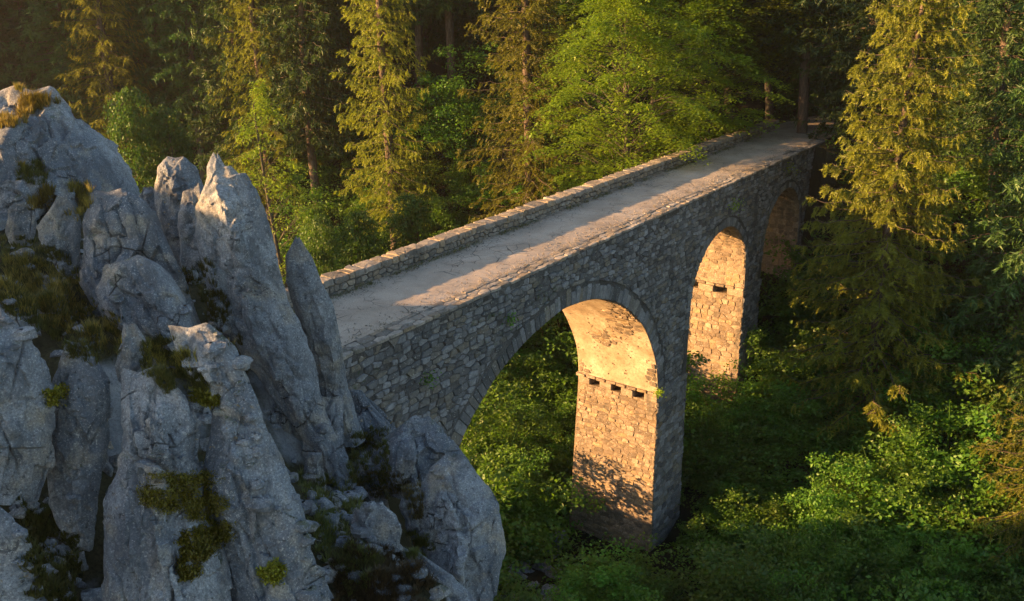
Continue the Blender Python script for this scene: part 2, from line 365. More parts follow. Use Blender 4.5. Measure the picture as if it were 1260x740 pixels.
# ------------------------------------------------------------------ bridge
bridge = thing('stone_bridge', None, 'old stone arch bridge with three arches crossing the wooded ravine', 'bridge', loc=Vector(B(31, 1.75, -22)))
_off = np.array(bridge.location)
def bpart(name, me, parent=None, **kw):
    """mesh in world coordinates, stored relative to the bridge"""
    o = link(name, me, parent or bridge, **kw)
    n = len(me.vertices); a = np.empty(n * 3, np.float32); me.vertices.foreach_get('co', a)
    me.vertices.foreach_set('co', (a.reshape(-1, 3) - _off).ravel().astype(np.float32)); me.update()
    return o
def catmull(P, k=8):
    P = np.asarray(P, float); Q = np.vstack([2 * P[0] - P[1], P, 2 * P[-1] - P[-2]]); o = []
    for i in range(1, len(Q) - 2):
        for t in np.arange(k) / k:
            a, b_, c, d = Q[i - 1:i + 3]
            o.append(.5 * ((2 * b_) + (-a + c) * t + (2 * a - 5 * b_ + 4 * c - d) * t * t + (-a + 3 * b_ - 3 * c + d) * t ** 3))
    o.append(P[-1]); return np.array(o)
LED1, LED2 = -15.72, -13.75
A1 = catmull([(17.55, LED1), (17.85, -14.1), (18.55, -12.55), (19.88, -11.36), (21.48, -10.6), (23.22, -10.2), (24.3, -10.14), (25.92, -10.4), (27.61, -11.1), (29.21, -12.32), (30.12, -13.55), (30.6, -14.56), (30.8, LED1)])
A2 = catmull([(33.3, LED2), (33.33, -12.7), (33.5, -11.9), (34.2, -11.0), (35.28, -10.45), (36.4, -10.3), (37.5, -10.6), (38.45, -11.45), (38.85, -12.6), (38.92, LED2)])
A3 = catmull([(40.85, -12.9), (40.95, -11.7), (41.35, -10.85), (42.1, -10.25), (43.2, -9.95), (44.3, -10.2), (45.1, -10.85), (45.45, -11.7), (45.5, -12.9)])
WF = 3.5
def prism(name, poly, w0, w1, mat, parent=None, batter=None, **kw):
    poly = np.asarray(poly, float); n = len(poly); me = bpy.data.meshes.new(name)
    a = B(poly[:, 0], w0, poly[:, 1]); c = B(poly[:, 0], w1, poly[:, 1])
    if batter is not None:
        dz = np.clip(batter - poly[:, 1], 0, 99); a[:, :2] += NV * (dz * .012)[:, None]; c[:, :2] -= NV * (dz * .036)[:, None]
    V = [tuple(v) for v in a] + [tuple(v) for v in c]
    F = [tuple(range(n)), tuple(range(2 * n - 1, n - 1, -1))] + [(i, i + n, (i + 1) % n + n, (i + 1) % n) for i in range(n)]
    me.from_pydata(V, [], F); me.materials.append(mat); me.update()
    return bpart(name, me, parent, **kw)
up = [(8, -8.52), (48.5, -8.52), (48.5, -12.9)] + [tuple(p) for p in A3[::-1]] + [(40.85, LED2), (38.92, LED2)] + [tuple(p) for p in A2[::-1][1:-1]] + [(33.3, LED2), (33.3, LED1), (30.8, LED1)] + [tuple(p) for p in A1[::-1][1:-1]] + [(17.55, LED1), (8, LED1)]
wall = prism('spandrel_wall', up, 0, WF, M_MORT)
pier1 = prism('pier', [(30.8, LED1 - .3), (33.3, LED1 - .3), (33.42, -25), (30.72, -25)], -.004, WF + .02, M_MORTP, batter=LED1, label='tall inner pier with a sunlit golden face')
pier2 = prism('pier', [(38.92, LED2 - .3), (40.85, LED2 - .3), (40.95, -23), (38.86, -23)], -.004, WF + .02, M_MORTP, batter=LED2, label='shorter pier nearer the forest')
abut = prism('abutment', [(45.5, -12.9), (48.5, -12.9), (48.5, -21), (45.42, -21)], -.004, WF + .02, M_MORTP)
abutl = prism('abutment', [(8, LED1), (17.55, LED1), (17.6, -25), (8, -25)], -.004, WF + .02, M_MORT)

def clip(poly, a, b_, c):
    """keep a*x+b*y<=c"""
    out = []; n = len(poly)
    for i in range(n):
        p, q = poly[i], poly[(i + 1) % n]; dp = a * p[0] + b_ * p[1] - c; dq = a * q[0] + b_ * q[1] - c
        if dp <= 0: out.append(p)
        if (dp < 0 < dq) or (dq < 0 < dp):
            t = dp / (dp - dq); out.append((p[0] + (q[0] - p[0]) * t, p[1] + (q[1] - p[1]) * t))
    return out
def rubble(u0, u1, v0, v1, sw, sh, gap, rnd, limits=None, jit=.36, vary=.3):
    """irregular coursed stones as clipped Voronoi cells; limits(cx, cy) -> [(a,b,c)] or None to drop"""
    k = sw / sh; S = []; v = v0 - 2 * sh; r = 0
    while v < v1 + 2 * sh:
        rh = sh * rnd.uniform(1 - vary * 1.5, 1 + vary * 1.6); u = u0 - 2 * sw + rnd.random() * sw; rw = rnd.uniform(.8, 1.15)
        while u < u1 + 2 * sw:
            cw = sw * rw * rnd.choice([.55, .8, 1, 1, 1.25, 1.5])
            S.append((u + cw * .5, (v + rh * .5 + rnd.uniform(-jit, jit) * rh * .55 + .02 * math.sin(u * 1.3 + r)) * k)); u += cw
        v += rh; r += 1
    H = {}
    for q in S: H.setdefault((int(q[0] // sw), int(q[1] // sw)), []).append(q)
    out = []
    for (u, v) in S:
        if not (u0 - sw < u < u1 + sw and (v0 - sh) * k < v < (v1 + sh) * k): continue
        if rnd.random() < .02: continue
        lim = limits(u, v / k) if limits else []
        if lim is None: continue
        P = [(u - 2 * sw, v - 2 * sw), (u + 2 * sw, v - 2 * sw), (u + 2 * sw, v + 2 * sw), (u - 2 * sw, v + 2 * sw)]
        hu, hv = int(u // sw), int(v // sw)
        NBR = [q for a_ in range(-3, 4) for b2 in range(-2, 3) for q in H.get((hu + a_, hv + b2), ())]
        NBR.sort(key=lambda q: (q[0] - u) ** 2 + (q[1] - v) ** 2)
        for q in NBR[1:20]:
            a, b_ = q[0] - u, q[1] - v; L = math.hypot(a, b_)
            if L < 1e-6: continue
            a /= L; b_ /= L; g = gap * .5 * math.hypot(a, b_ * k)
            P = clip(P, a, b_, a * (u + q[0]) / 2 + b_ * (v + q[1]) / 2 - g)
            if len(P) < 3: break
        if len(P) < 3: continue
        P = [(x, y / k) for x, y in P]
        for a, b_, cc in [(-1, 0, -u0), (1, 0, u1), (0, -1, -v0), (0, 1, v1)] + lim:
            P = clip(P, a, b_, cc)
            if len(P) < 3: break
        if len(P) < 3: continue
        A = .5 * abs(sum(P[i][0] * P[(i + 1) % len(P)][1] - P[(i + 1) % len(P)][0] * P[i][1] for i in range(len(P))))
        if A < sw * sh * .12: continue
        out.append(np.array(P))
    return out
def stone_geo(P, mapf, h, rnd, rough=.02, deep=.03):
    """rounded stone on a polygon P in (u,v); mapf(u,v,height) -> world"""
    n = len(P); Q = []
    for i in range(n):
        a, b_ = P[i], P[(i + 1) % n]
        if math.hypot(*(b_ - a)) < .03: Q.append((a + b_) / 2); continue
        Q += [a * .88 + b_ * .12, a * .12 + b_ * .88]
    Q = np.array(Q); m = len(Q); c = Q.mean(0); R = np.sqrt(((Q - c) ** 2).sum(1)).mean()
    ins = min(.5, .018 / R + .04); tilt = np.array([rnd.uniform(-1, 1), rnd.uniform(-1, 1)]) * rough / max(R, .05) * .8
    r0 = Q; r1 = c + (Q - c) * (1 - ins * .25); r2 = c + (Q - c) * (1 - ins)
    h1 = np.array([h * .55 + rnd.uniform(-1, 1) * rough * .3 for _ in Q]); h2 = np.array([h + rnd.uniform(-1, 1) * rough * .5 for _ in Q]) + (r2 - c) @ tilt
    uv = np.concatenate([r0, r1, r2, c[None]]); hh = np.concatenate([np.full(m, -deep), h1, h2, [h + rnd.uniform(-.3, 1) * rough]])
    V = mapf(uv[:, 0], uv[:, 1], hh); i = np.arange(m); j = (i + 1) % m
    F4 = np.concatenate([np.stack([i, j, j + m, i + m], 1), np.stack([i + m, j + m, j + 2 * m, i + 2 * m], 1)])
    F3 = np.stack([i + 2 * m, j + 2 * m, np.full(m, 3 * m)], 1)
    return V, F4, F3
STONES = []   # (screen size, V, F4, F3, tint, mat, parent)
def px_size(V):
    p = V - np.array([0, 0, CAM_Z]); D = p[:, 1] * CP - p[:, 2] * SP; x = p[:, 0] / D * F_PX; y = (p[:, 2] * CP + p[:, 1] * SP) / D * F_PX
    cx, cy = 630 + x.mean(), 370 - y.mean()
    vis = 415 < cx < 1010 and 120 < cy < 690
    return (x.max() - x.min()) * (y.max() - y.min()) * (1 if vis else 0)
def lay(polys, mapf, hr, rnd, mat, parent, rough=.02):
    for P in polys:
        V, F4, F3 = stone_geo(P, mapf, rnd.uniform(*hr), rnd, rough)
        STONES.append((px_size(V), V, F4, F3, rnd.random() ** 1.3, mat, parent))
rr = random.Random(11)
def offset_curve(A, t):
    T = np.gradient(A, axis=0); T /= np.linalg.norm(T, axis=1)[:, None]; Nn = np.stack([-T[:, 1], T[:, 0]], 1); return A + Nn * t
EX = [(A1, .6), (A2, .42), (A3, .36)]
def near_limits(u, v):
    L = []
    for A, t in EX:
        E_ = offset_curve(A, t + .02)
        d = np.hypot(E_[:, 0] - u, E_[:, 1] - v); i = int(d.argmin()); i0, i1 = max(0, i - 1), min(len(E_) - 1, i + 1)
        T = E_[i1] - E_[i0]; T = T / np.hypot(*T); nn = np.array([-T[1], T[0]])      # outwards
        if d[i] > 2.5 and not (A[0, 0] < u < A[-1, 0]): continue
        inside = (A[0, 0] - t * .9 < u < A[-1, 0] + t * .9) and v < E_[i, 1] + (0 if d[i] < 2.5 else -99)
        side = (np.array([u, v]) - E_[i]) @ nn
        if side < -.28: return None
        c = E_[i] @ -nn; L.append((-nn[0], -nn[1], c))
    return L
near = lambda u, v, h: B(u, -h, v)
lay(rubble(11, 46.9, -16, -8.54, .35, .168, .02, rr, near_limits, jit=.33), near, (.0, .07), rr, M_WALL, wall)
def pier_near(A): return lambda u, v, h: B(u, -h - .012 * np.clip(A - v, 0, 99) - .004, v)
lay(rubble(30.8, 33.35, -23.6, LED1, .42, .21, .016, rr), pier_near(LED1), (.012, .05), rr, M_WALL, pier1)
lay(rubble(38.92, 40.9, -20.5, LED2, .40, .20, .016, rr), pier_near(LED2), (.012, .05), rr, M_WALL, pier2)
lay(rubble(45.5, 48.3, -17, -12.9, .40, .22, .03, rr), pier_near(-12.9), (.012, .05), rr, M_WALL, abut)
def side_map(s0, led, sl):     # faces that look back along the bridge: u = metres behind the near face
    return lambda u, v, h: B(s0 - h + (v - led) * sl, -.012 * np.clip(led - v, 0, 99) + u * (1 + .012 * np.clip(led - v, 0, 99)), v)
lay(rubble(0, 3.5, -23.6, LED1 - .31, .33, .165, .012, rr, jit=.3), side_map(30.8, LED1, .0086), (.002, .028), rr, M_STONELIT, pier1)
lay(rubble(0, 3.5, -20.5, LED2 - .31, .36, .20, .012, rr, jit=.3), side_map(38.92, LED2, .0065), (.002, .028), rr, M_STONELIT, pier2)
lay(rubble(0, 3.5, -18.5, -12.9, .46, .28, .015, rr, jit=.36), side_map(45.5, -12.9, .01), (.008, .04), rr, M_STONELIT, abut)
# arch barrels: plaster skin with patches of bare stones
def arc(A):
    L = np.concatenate([[0], np.cumsum(np.hypot(*np.diff(A, axis=0).T))]); T = np.gradient(A, axis=0); T /= np.linalg.norm(T, axis=1)[:, None]
    def f(u, v, h):            # v = arc length, u across
        s = np.interp(v, L, A[:, 0]); z = np.interp(v, L, A[:, 1]); tx = np.interp(v, L, T[:, 0]); tz = np.interp(v, L, T[:, 1])
        return B(s + tz * h, u, z - tx * h)
    return L[-1], f
for A, t, k0 in ((A1, .5, .40), (A2, .5, .4), (A3, .5, .4)):
    Lt, f = arc(A)
    vv = np.linspace(0, Lt, 90); uu = np.linspace(.0, WF, 26); U, V_ = np.meshgrid(uu, vv)
    ps = np.stack([U * 1.3, V_ * 1.3, np.full_like(U, A[0, 0])], -1)
    hh = .015 + .022 * fbm(ps, 4) ; hh = hh * smooth(0, .2, U) * smooth(0, .2, WF - U) + .004
    bm_ = np_mesh('arch_barrel', f(U, V_, hh).reshape(-1, 3), [grid_faces(90, 26)], M_BARREL if A is A1 else M_STONELIT, np.full(90 * 26, .6), True)
    bar = bpart('arch_barrel', bm_)
    lo = Lt * .5 if A is not A1 else Lt * .62
    pol = rubble(.03, WF - .03, lo, Lt, .36, .21, .014, rr, (lambda u, v: None if (A is A1 and perlin(np.array([u * .5, v * .45, 3.3])) < .3) else []), jit=.42)
    lay(pol, f, (.02, .04), rr, M_STONELIT, bar)
# voussoirs on the near face
for A, t in EX:
    ring = link('arch_ring', None, bridge); ring.location = (0, 0, 0)
    L = np.concatenate([[0], np.cumsum(np.hypot(*np.diff(A, axis=0).T))]); v = 0; E_ = offset_curve(A, 1)
    while v < L[-1] - .1:
        wv = min(rr.uniform(.19, .31), L[-1] - v); a, c = v + .006, v + wv - .006; v += wv
        pa = np.array([np.interp(a, L, A[:, 0]), np.interp(a, L, A[:, 1])]); pc = np.array([np.interp(c, L, A[:, 0]), np.interp(c, L, A[:, 1])])
        ea = np.array([np.interp(a, L, E_[:, 0]), np.interp(a, L, E_[:, 1])]) - pa; ec = np.array([np.interp(c, L, E_[:, 0]), np.interp(c, L, E_[:, 1])]) - pc
        tt = t * rr.uniform(.68, 1.0)
        P = np.array([pa, pc, pc + ec * tt, pa + ea * tt])
        V, F4, F3 = stone_geo(P, near, rr.uniform(.008, .05), rr, .015, .03)
        me = np_mesh('voussoir', V, [F4, F3], M_WALL, np.full(len(V), rr.random())); bpart('voussoir', me, ring)
# string courses with the pockets left by the centring
for s0, led, sl, par, n_p in ((30.8, LED1, 0, pier1, 3), (38.92, LED2, 0, pier2, 2)):
    s1 = 33.3 if par is pier1 else 40.85; prism('pier_core', [(s0 + .38, led - .3), (s1, led - .3), (s1, led), (s0 + .38, led)], -.002, WF + .01, M_MORTP, par)
    for k in range(n_p + 1):    # blocks either side of the open pockets
        wd = 3.5 / (n_p + .56); u0 = k * wd; u1 = u0 + wd * .56
        prism('corbel_block', [(s0, led - .298), (s0 + .378, led - .298), (s0 + .378, led - .002), (s0, led - .002)], u0 - (.004 if k == 0 else 0), min(u1, WF + .01), M_MORTP, par)
        V, F4, F3 = stone_geo(np.array([(u0 - (.04 if k == 0 else 0), led - .29), (u1, led - .29), (u1, led + .01), (u0 - (.04 if k == 0 else 0), led + .01)]), side_map(s0, led, 0), .10 + rr.uniform(-.03, .04), rr, .02)
        bpart('corbel_stone', np_mesh('corbel_stone', V, [F4, F3], M_STONELIT, np.full(len(V), .7)), par)
    P = np.array([(-.06, led + .02), (3.6, led + .02), (3.6, led + .15), (-.06, led + .15)])
    for k in range(8):
        u0 = -.06 + k * .457; P = np.array([(u0 + .008, led + .02), (u0 + .45, led + .02), (u0 + .45, led + .13), (u0 + .008, led + .13)])
        V, F4, F3 = stone_geo(P, side_map(s0, led, 0), .13 + rr.uniform(-.025, .025), rr, .02)
        bpart('ledge_stone', np_mesh('ledge_stone', V, [F4, F3], M_STONELIT, np.full(len(V), rr.random())), par)
    for k in range(5):          # ledge on the near face
        u0 = s0 + k * (2.5 if par is pier1 else 1.93) / 5; P = np.array([(u0 + .01, led - .12), (u0 + .49, led - .12), (u0 + .49, led + .1), (u0 + .01, led + .1)]) if par is pier1 else np.array([(u0 + .01, led - .1), (u0 + .37, led - .1), (u0 + .37, led + .08), (u0 + .01, led + .08)])
        V, F4, F3 = stone_geo(P, near, .09 + rr.uniform(-.03, .02), rr, .03)
        bpart('ledge_stone', np_mesh('ledge_stone', V, [F4, F3], M_WALL, np.full(len(V), rr.random() * .5)), par)
# parapet and kerb
ZR = -8.47
PZ = -7.98
par_o = prism('parapet', [(8, -8.7), (50, -8.7), (50, PZ - .12), (8, PZ - .12)], 3.16, 3.58, M_MORT)
inner = lambda u, v, h: B(u, 3.16 - h, v)
lay_p = rubble(11.5, 50, ZR - .05, PZ - .11, .30, .15, .022, rr, jit=.42)
pp = []
for P in lay_p: V, F4, F3 = stone_geo(P, inner, rr.uniform(.01, .06), rr, .02); pp.append((px_size(V), V, F4, F3, rr.random()))
pp.sort(key=lambda x: -x[0])
for a in pp[:280]: bpart('parapet_stone', np_mesh('parapet_stone', a[1], [a[2], a[3]], M_COPE, np.full(len(a[1]), a[4] * .7)), par_o)
ac = Acc()
for a in pp[280:]:
    n0 = ac.n; ac.add(a[1], a[2], a[4] * .7); ac.f.setdefault(3, []).append(a[3] + n0)
if ac.n: bpart('small_parapet_stones', ac.mesh('small_parapet_stones', M_COPE), par_o, kind='stuff')
u = 11.5
while u < 50:
    L_ = rr.uniform(.2, .7); 
    V, F4, F3 = stone_geo(np.array([(u + .004, 3.09 + rr.uniform(-.03, .02)), (u + L_ * .5, 3.07 + rr.uniform(-.05, .05)), (u + L_, 3.09 + rr.uniform(-.03, .02)), (u + L_ + rr.uniform(-.03, .02), 3.35), (u + L_, 3.62 + rr.uniform(-.07, .05)), (u + L_ * .5, 3.64 + rr.uniform(-.05, .05)), (u + .012, 3.62 + rr.uniform(-.06, .05))]), (lambda a, b_, h: B(a, b_, PZ - .1 + h)), .11 + rr.uniform(-.009, .009), rr, .02, .03)
    bpart('coping_stone', np_mesh('coping_stone', V, [F4, F3], M_COPE, np.full(len(V), rr.random() * .6)), par_o); u += L_ + .002
kerb = prism('kerb', [(8, -8.7), (49, -8.7), (49, -8.46), (8, -8.46)], -.03, .5, M_MORT)
kp = rubble(11.5, 48.6, -.09, .53, .42, .22, .012, rr, jit=.45)
kk = []
for P in kp: V, F4, F3 = stone_geo(P, (lambda a, b_, h: B(a, b_, -8.46 + h)), rr.uniform(.008, .035), rr, .012, .05); kk.append((px_size(V), V, F4, F3, rr.random()))
kk.sort(key=lambda x: -x[0])
for a in kk[:290]: bpart('kerb_stone', np_mesh('kerb_stone', a[1], [a[2], a[3]], M_COPE, np.full(len(a[1]), a[4])), kerb)
ac = Acc()
for a in kk[290:]:
    n0 = ac.n; ac.add(a[1], a[2], a[4]); ac.f.setdefault(3, []).append(a[3] + n0)
if ac.n: bpart('small_kerb_stones', ac.mesh('small_kerb_stones', M_COPE), kerb, kind='stuff')
# rubble stones: the 300 largest as objects, the rest joined per wall
STONES.sort(key=lambda a: -a[0])
for a in STONES[:300]: bpart('stone', np_mesh('stone', a[1], [a[2], a[3]], a[5], np.full(len(a[1]), a[4])), a[6])
groups = {}
for a in STONES[300:]:
    ac = groups.setdefault((a[6].name, a[5].name), (Acc(), a[6], a[5]))[0]; n0 = ac.n; ac.add(a[1], a[2], a[4]); ac.f.setdefault(3, []).append(a[3] + n0)
for ac, par, mt in groups.values(): bpart('rubble_stones', ac.mesh('rubble_stones', mt), par, kind='stuff')
# roadway: crowned gravel sheet running on into the forest
ss = np.arange(2, 70, .2); ww = np.linspace(.42, 3.2, 24); S_, W_ = np.meshgrid(ss, ww)
bend = smooth(48, 66, S_) * -3.0
zr = ZR + .035 * np.sin((W_ - .42) / 2.78 * math.pi) + .02 * fbm(np.stack([S_ * .9, W_ * .9, S_ * 0], -1), 4) + np.clip(S_ - 50, 0, 99) * .02
W2 = W_ + bend; wide = smooth(46, 52, S_); W2 = 1.8 + bend + (W_ - 1.8) * (1 + wide * .5)
rd = np_mesh('road', B(S_, W2, zr + .02).reshape(-1, 3), [grid_faces(24, len(ss))[:, ::-1]], M_ROAD, None, True)
link('road', rd, kind='structure')
ac = Acc(); cube = np.array([[0, 0, 1], [1, 0, 0], [0, 1, 0], [-1, 0, 0], [0, -1, 0], [0, 0, -1]], float)
cf = np.array([[0, 1, 2], [0, 2, 3], [0, 3, 4], [0, 4, 1], [5, 2, 1], [5, 3, 2], [5, 4, 3], [5, 1, 4]])
for k in range(2600):
    s_ = rr.uniform(14, 46); e = abs(rr.gauss(0, .35)); wv = 3.1 - e if rr.random() < .5 else (.45 + e if rr.random() < .7 else rr.uniform(.5, 3.1))
    if not .3 < wv < 3.14: continue
    r_ = rr.uniform(.008, .026); c = B(s_, wv, ZR + .05)
    ac.add(cube * np.array([r_ * rr.uniform(.7, 1.4), r_ * rr.uniform(.7, 1.4), r_ * .8]) + c, cf, rr.random())
link('loose_gravel', ac.mesh('loose_gravel', M_COPE), label='loose gravel scattered along the edges of the bridge road', category='gravel', kind='stuff')

# ------------------------------------------------------------------ rocks
ROCKV = []; ROCKF = []; _rn = 0
def resample(P, t):
    P = np.asarray(P, float); L = np.concatenate([[0], np.cumsum(np.hypot(*np.diff(P, axis=0).T))]); L /= L[-1]
    return np.stack([np.interp(t, L, P[:, 0]), np.interp(t, L, P[:, 1])], -1)
def rock(label, L, R, Y, Yt=None, kd=.8, top=5, seed=0, amp=1.0, name='limestone_rock', group=None, q=1.0):
    """boulder between a left and a right outline (bottom to top), standing Y metres ahead; closed body with real depth"""
    global _rn
    rg = np.random.default_rng(seed + 100); L = np.array(L, float); R = np.array(R, float)
    hp = max(np.abs(L[:, 1].max() - L[:, 1].min()), 20); wp = max(abs(R[:, 0].mean() - L[:, 0].mean()), 12)
    nr = int(np.clip(hp / 2.0 * q, 24, 210)); nc = int(np.clip(wp * 1.55 * q, 40, 250))
    t = 1 - (1 - np.linspace(0, 1, nr)) ** 1.15; pl = resample(L, t); pr = resample(R, t)
    Yt = Y if Yt is None else Yt; Yr = Y + (Yt - Y) * t
    a3 = unY(pl[:, 0], pl[:, 1], Yr); b3 = unY(pr[:, 0], pr[:, 1], Yr); c = (a3 + b3) / 2; h = (b3 - a3) / 2 * 1.05; W = np.linalg.norm(h, axis=1)
    Ws = np.convolve(np.pad(W, 15, mode='edge'), np.ones(31) / 31, 'valid')
    ax = c[-1] - c[0]; ax /= np.linalg.norm(ax); vd = np.array([0, 1., -.12]); vd -= ax * (vd @ ax) * .8; vd /= np.linalg.norm(vd)
    b = vd[None] * (Ws * kd * np.sqrt(np.clip(1 - t ** top, 0, 1)))[:, None]
    th = np.arange(nc) / nc * 2 * math.pi; th = th - .35 * np.cos(th - 0) * 0
    # flat facets cut into the section; they drift slowly up the rock
    ks = [0, math.pi] + [(-math.pi / 2) + x for x in (-1.05 + rg.uniform(-.2, .2), -.35 + rg.uniform(-.2, .2), .45 + rg.uniform(-.2, .2), 1.1 + rg.uniform(-.15, .15))] + [math.pi / 2 + .5, math.pi / 2 - .5]
    rmax = np.zeros((nr, nc))
    for i, k0 in enumerate(ks):
        dk = 0 if i < 2 else .35 * perlin(np.stack([t * 1.6 + i * 7, np.full(nr, seed * 1.7), np.zeros(nr)], -1))
        ak = 1 if i < 2 else rg.uniform(.58, .92) + .20 * perlin(np.stack([t * 2.2 + i * 3, np.full(nr, seed * 2.3), np.ones(nr)], -1))
        rmax = np.maximum(rmax, np.cos(th[None] - (k0 + dk if i < 2 else (k0 + dk)[:, None])) / (ak if i < 2 else ak[:, None]))
    r = 1 / np.maximum(rmax, .55)
    V = c[:, None] + h[:, None] * (r * np.cos(th))[..., None] + b[:, None] * (r * np.sin(th))[..., None]
    # flat fracture faces: planes cut a little way into the body
    du = np.roll(V, -1, 1) - np.roll(V, 1, 1); dv = np.gradient(V, axis=0); NN0 = np.cross(du, dv); NN0 /= np.linalg.norm(NN0, axis=2)[..., None] + 1e-6
    if (NN0 * (V - c[:, None])).sum() < 0: NN0 = -NN0
    keep_ = ((1 - .93 * np.abs(np.cos(th)) ** 2)[None] * (1 - .8 * smooth(.84, 1, t))[:, None]).ravel()
    V0 = V.copy(); Vf = V.reshape(-1, 3).copy(); Wm = W.mean()
    for kk in range(int(34 + 22 * min(3, hp / max(wp, 1)))):
        ii = rg.integers(0, nr - 1) if rg.random() < .8 else rg.integers(int(nr * .75), nr); jj = rg.integers(0, nc)
        p0 = V0[ii, jj]; nn = NN0[ii, jj] + rg.normal(size=3) * .22 + ax * (.35 if t[ii] > .9 else 0); nn /= np.linalg.norm(nn)
        rad_ = Wm * rg.uniform(.4, .9) + .1; dd = (Vf - p0) @ nn; cut = min(Wm, .9) * rg.uniform(.04, .18); qq = Vf - p0; al = qq @ ax; near_ = np.exp(-(((qq ** 2).sum(1) - .75 * al ** 2) / rad_ ** 2) ** 3)
        Vf -= (np.clip(dd + cut, 0, Wm * .2) * near_ * keep_)[:, None] * nn[None]
    D0 = Vf - V0.reshape(-1, 3); dl = np.linalg.norm(D0, axis=1) + 1e-9; Vf = V0.reshape(-1, 3) + D0 * (np.minimum(dl, Wm * .24) / dl)[:, None]
    V = Vf.reshape(nr, nc, 3)
    # normals
    du = np.roll(V, -1, 1) - np.roll(V, 1, 1); dv = np.gradient(V, axis=0); N = np.cross(du, dv); N /= np.linalg.norm(N, axis=2)[..., None] + 1e-6
    if (N * (V - c[:, None])).sum() < 0: N = -N
    sz = W.max(); S = min(1.0, sz / 1.1) * amp
    p = V + seed * 3.7; pz = p - .58 * (p @ ax)[..., None] * ax
    f1, f2, off = cells(pz * 1.25); g1, g2, off2 = cells(pz * 3.6 + 4)
    q1, q2, off3 = cells(p * 8.5 + 9)
    edge = np.exp(-((f2 - f1) / .045) ** 2); edge2 = np.exp(-((g2 - g1) / .06) ** 2)
    wp_ = pz + .25 * np.stack([perlin(p * 1.7 + 5), perlin(p * 1.7 + 15), perlin(p * 1.7 + 25)], -1)
    fis = np.zeros((nr, nc)); wob = .09 * perlin(p * 1.4 + 40) + .03 * perlin(p * 5 + 3)
    for kk in range(int(5 + 9 * min(1, sz))):
        nn = rg.normal(size=3); nn = nn - ax * (nn @ ax) * (.85 if kk % 3 else -.5); nn /= np.linalg.norm(nn); q0 = V[rg.integers(nr), rg.integers(nc)]
        dist = (V - q0) @ nn + wob; msk = smooth(-.05, .25, perlin(p * .8 + kk * 11)); wd = rg.uniform(.010, .032)
        fis = np.maximum(fis, np.exp(-(dist / wd) ** 2) * msk); fis_step = .02 * S * np.tanh(dist / .02) * msk * rg.choice([-1, 1]) * np.exp(-(dist / .5) ** 2)
        V = V + N * (fis_step * (1 - .8 * np.abs(np.cos(th))[None] ** 2))[..., None]
    disp = S * (.16 * np.clip(off, -.9, .9) + .15 * np.clip(off2, -1, 1) + .04 * fbm(pz * 1.1, 3) - .14 * fis + .03 * (ridged(wp_ * 1.7, 5) - 1)) + .022 * np.clip(off3, -1, 1) * amp + .014 * fbm(p * 6, 4, .55) * amp - .03 * smooth(.25, .6, perlin(p * 9 + 50)) * amp
    side = np.abs(np.cos(th))[None] ** 3
    k = 1 - .7 * side; fade = np.clip((1 - t) * 5, .15, 1)[:, None]
    V = V + N * (disp * k * fade)[..., None]
    V[..., 2] += (.05 * S * perlin(p * 2.1 + 30)) * fade
    VV = V.reshape(-1, 3); F = grid_faces(nr, nc, True)
    me_v = np.vstack([VV, VV[:nc].mean(0)[None], VV[-nc:].mean(0)[None]]); i = np.arange(nc); nb = len(VV)
    F3 = np.concatenate([np.stack([(i + 1) % nc, i, np.full(nc, nb)], 1), np.stack([nb - nc + i, nb - nc + (i + 1) % nc, np.full(nc, nb + 1)], 1)])
    base = VV[:nc].mean(0); me = np_mesh(name, me_v - base, [F, F3], M_ROCK, None, True)
    me.set_sharp_from_angle(angle=math.radians(38))
    thing(name, me, label, 'rock', group, loc=Vector(base))
    ROCKV.append(me_v); ROCKF.append(F + _rn); _rn += len(me_v)

rock('broad rounded grey crag with sunlit dry grass on its ledges, top left corner', [(-90, 350), (-110, 220), (-80, 130), (18, 103)], [(190, 350), (172, 245), (152, 203), (128, 172), (95, 140), (64, 104)], 15.5, 16.2, .8, 6, 1)
rock('small dark rock low in the gap between the crag and the twin-topped rock', [(165, 275), (166, 240), (175, 230)], [(205, 275), (200, 240), (186, 229)], 14.8, seed=31)
rock('twin-topped grey rock rising just left of the sun-tipped spire', [(215, 350), (196, 285), (184, 235), (188, 205), (205, 192)], [(262, 350), (256, 290), (250, 235), (241, 205), (226, 192)], 14.4, 14.6, .8, 7, 2)
rock('lower knob leaning on the right flank of the twin-topped rock', [(222, 330), (217, 270), (225, 235)], [(265, 330), (262, 262), (245, 224)], 13.9, seed=3)
rock('tall leaning limestone spire with a sunlit notched tip', [(380, 560), (340, 500), (296, 430), (262, 370), (240, 300), (238, 262), (243, 235), (251, 218), (252, 203), (262, 186)], [(424, 560), (404, 515), (384, 440), (352, 370), (336, 310), (324, 262), (310, 230), (300, 211), (292, 213), (283, 203), (276, 204), (267, 187)], 12.0, 12.6, .75, 7, 4, amp=.8, q=1.2)
rock('slim leaning spire in front of the bridge end', [(405, 545), (388, 470), (366, 400), (349, 345), (350, 315), (364, 290)], [(450, 545), (428, 480), (418, 420), (408, 375), (385, 318), (368, 291)], 12.8, 12.6, .8, 6, 5, amp=.7)
rock('cracked block under the slim spire, above the scree', [(388, 625), (372, 575), (374, 530), (392, 486)], [(453, 625), (447, 585), (434, 540), (424, 486)], 11.6, 12.4, .8, 7, 6)
rock('broad grey slab leaning right, with its sharp top beside a tuft of yellow grass', [(150, 440), (120, 380), (93, 345), (100, 290), (112, 232)], [(262, 460), (240, 385), (222, 335), (195, 285), (178, 245), (150, 231)], 12.1, 12.6, .7, 8, 7)
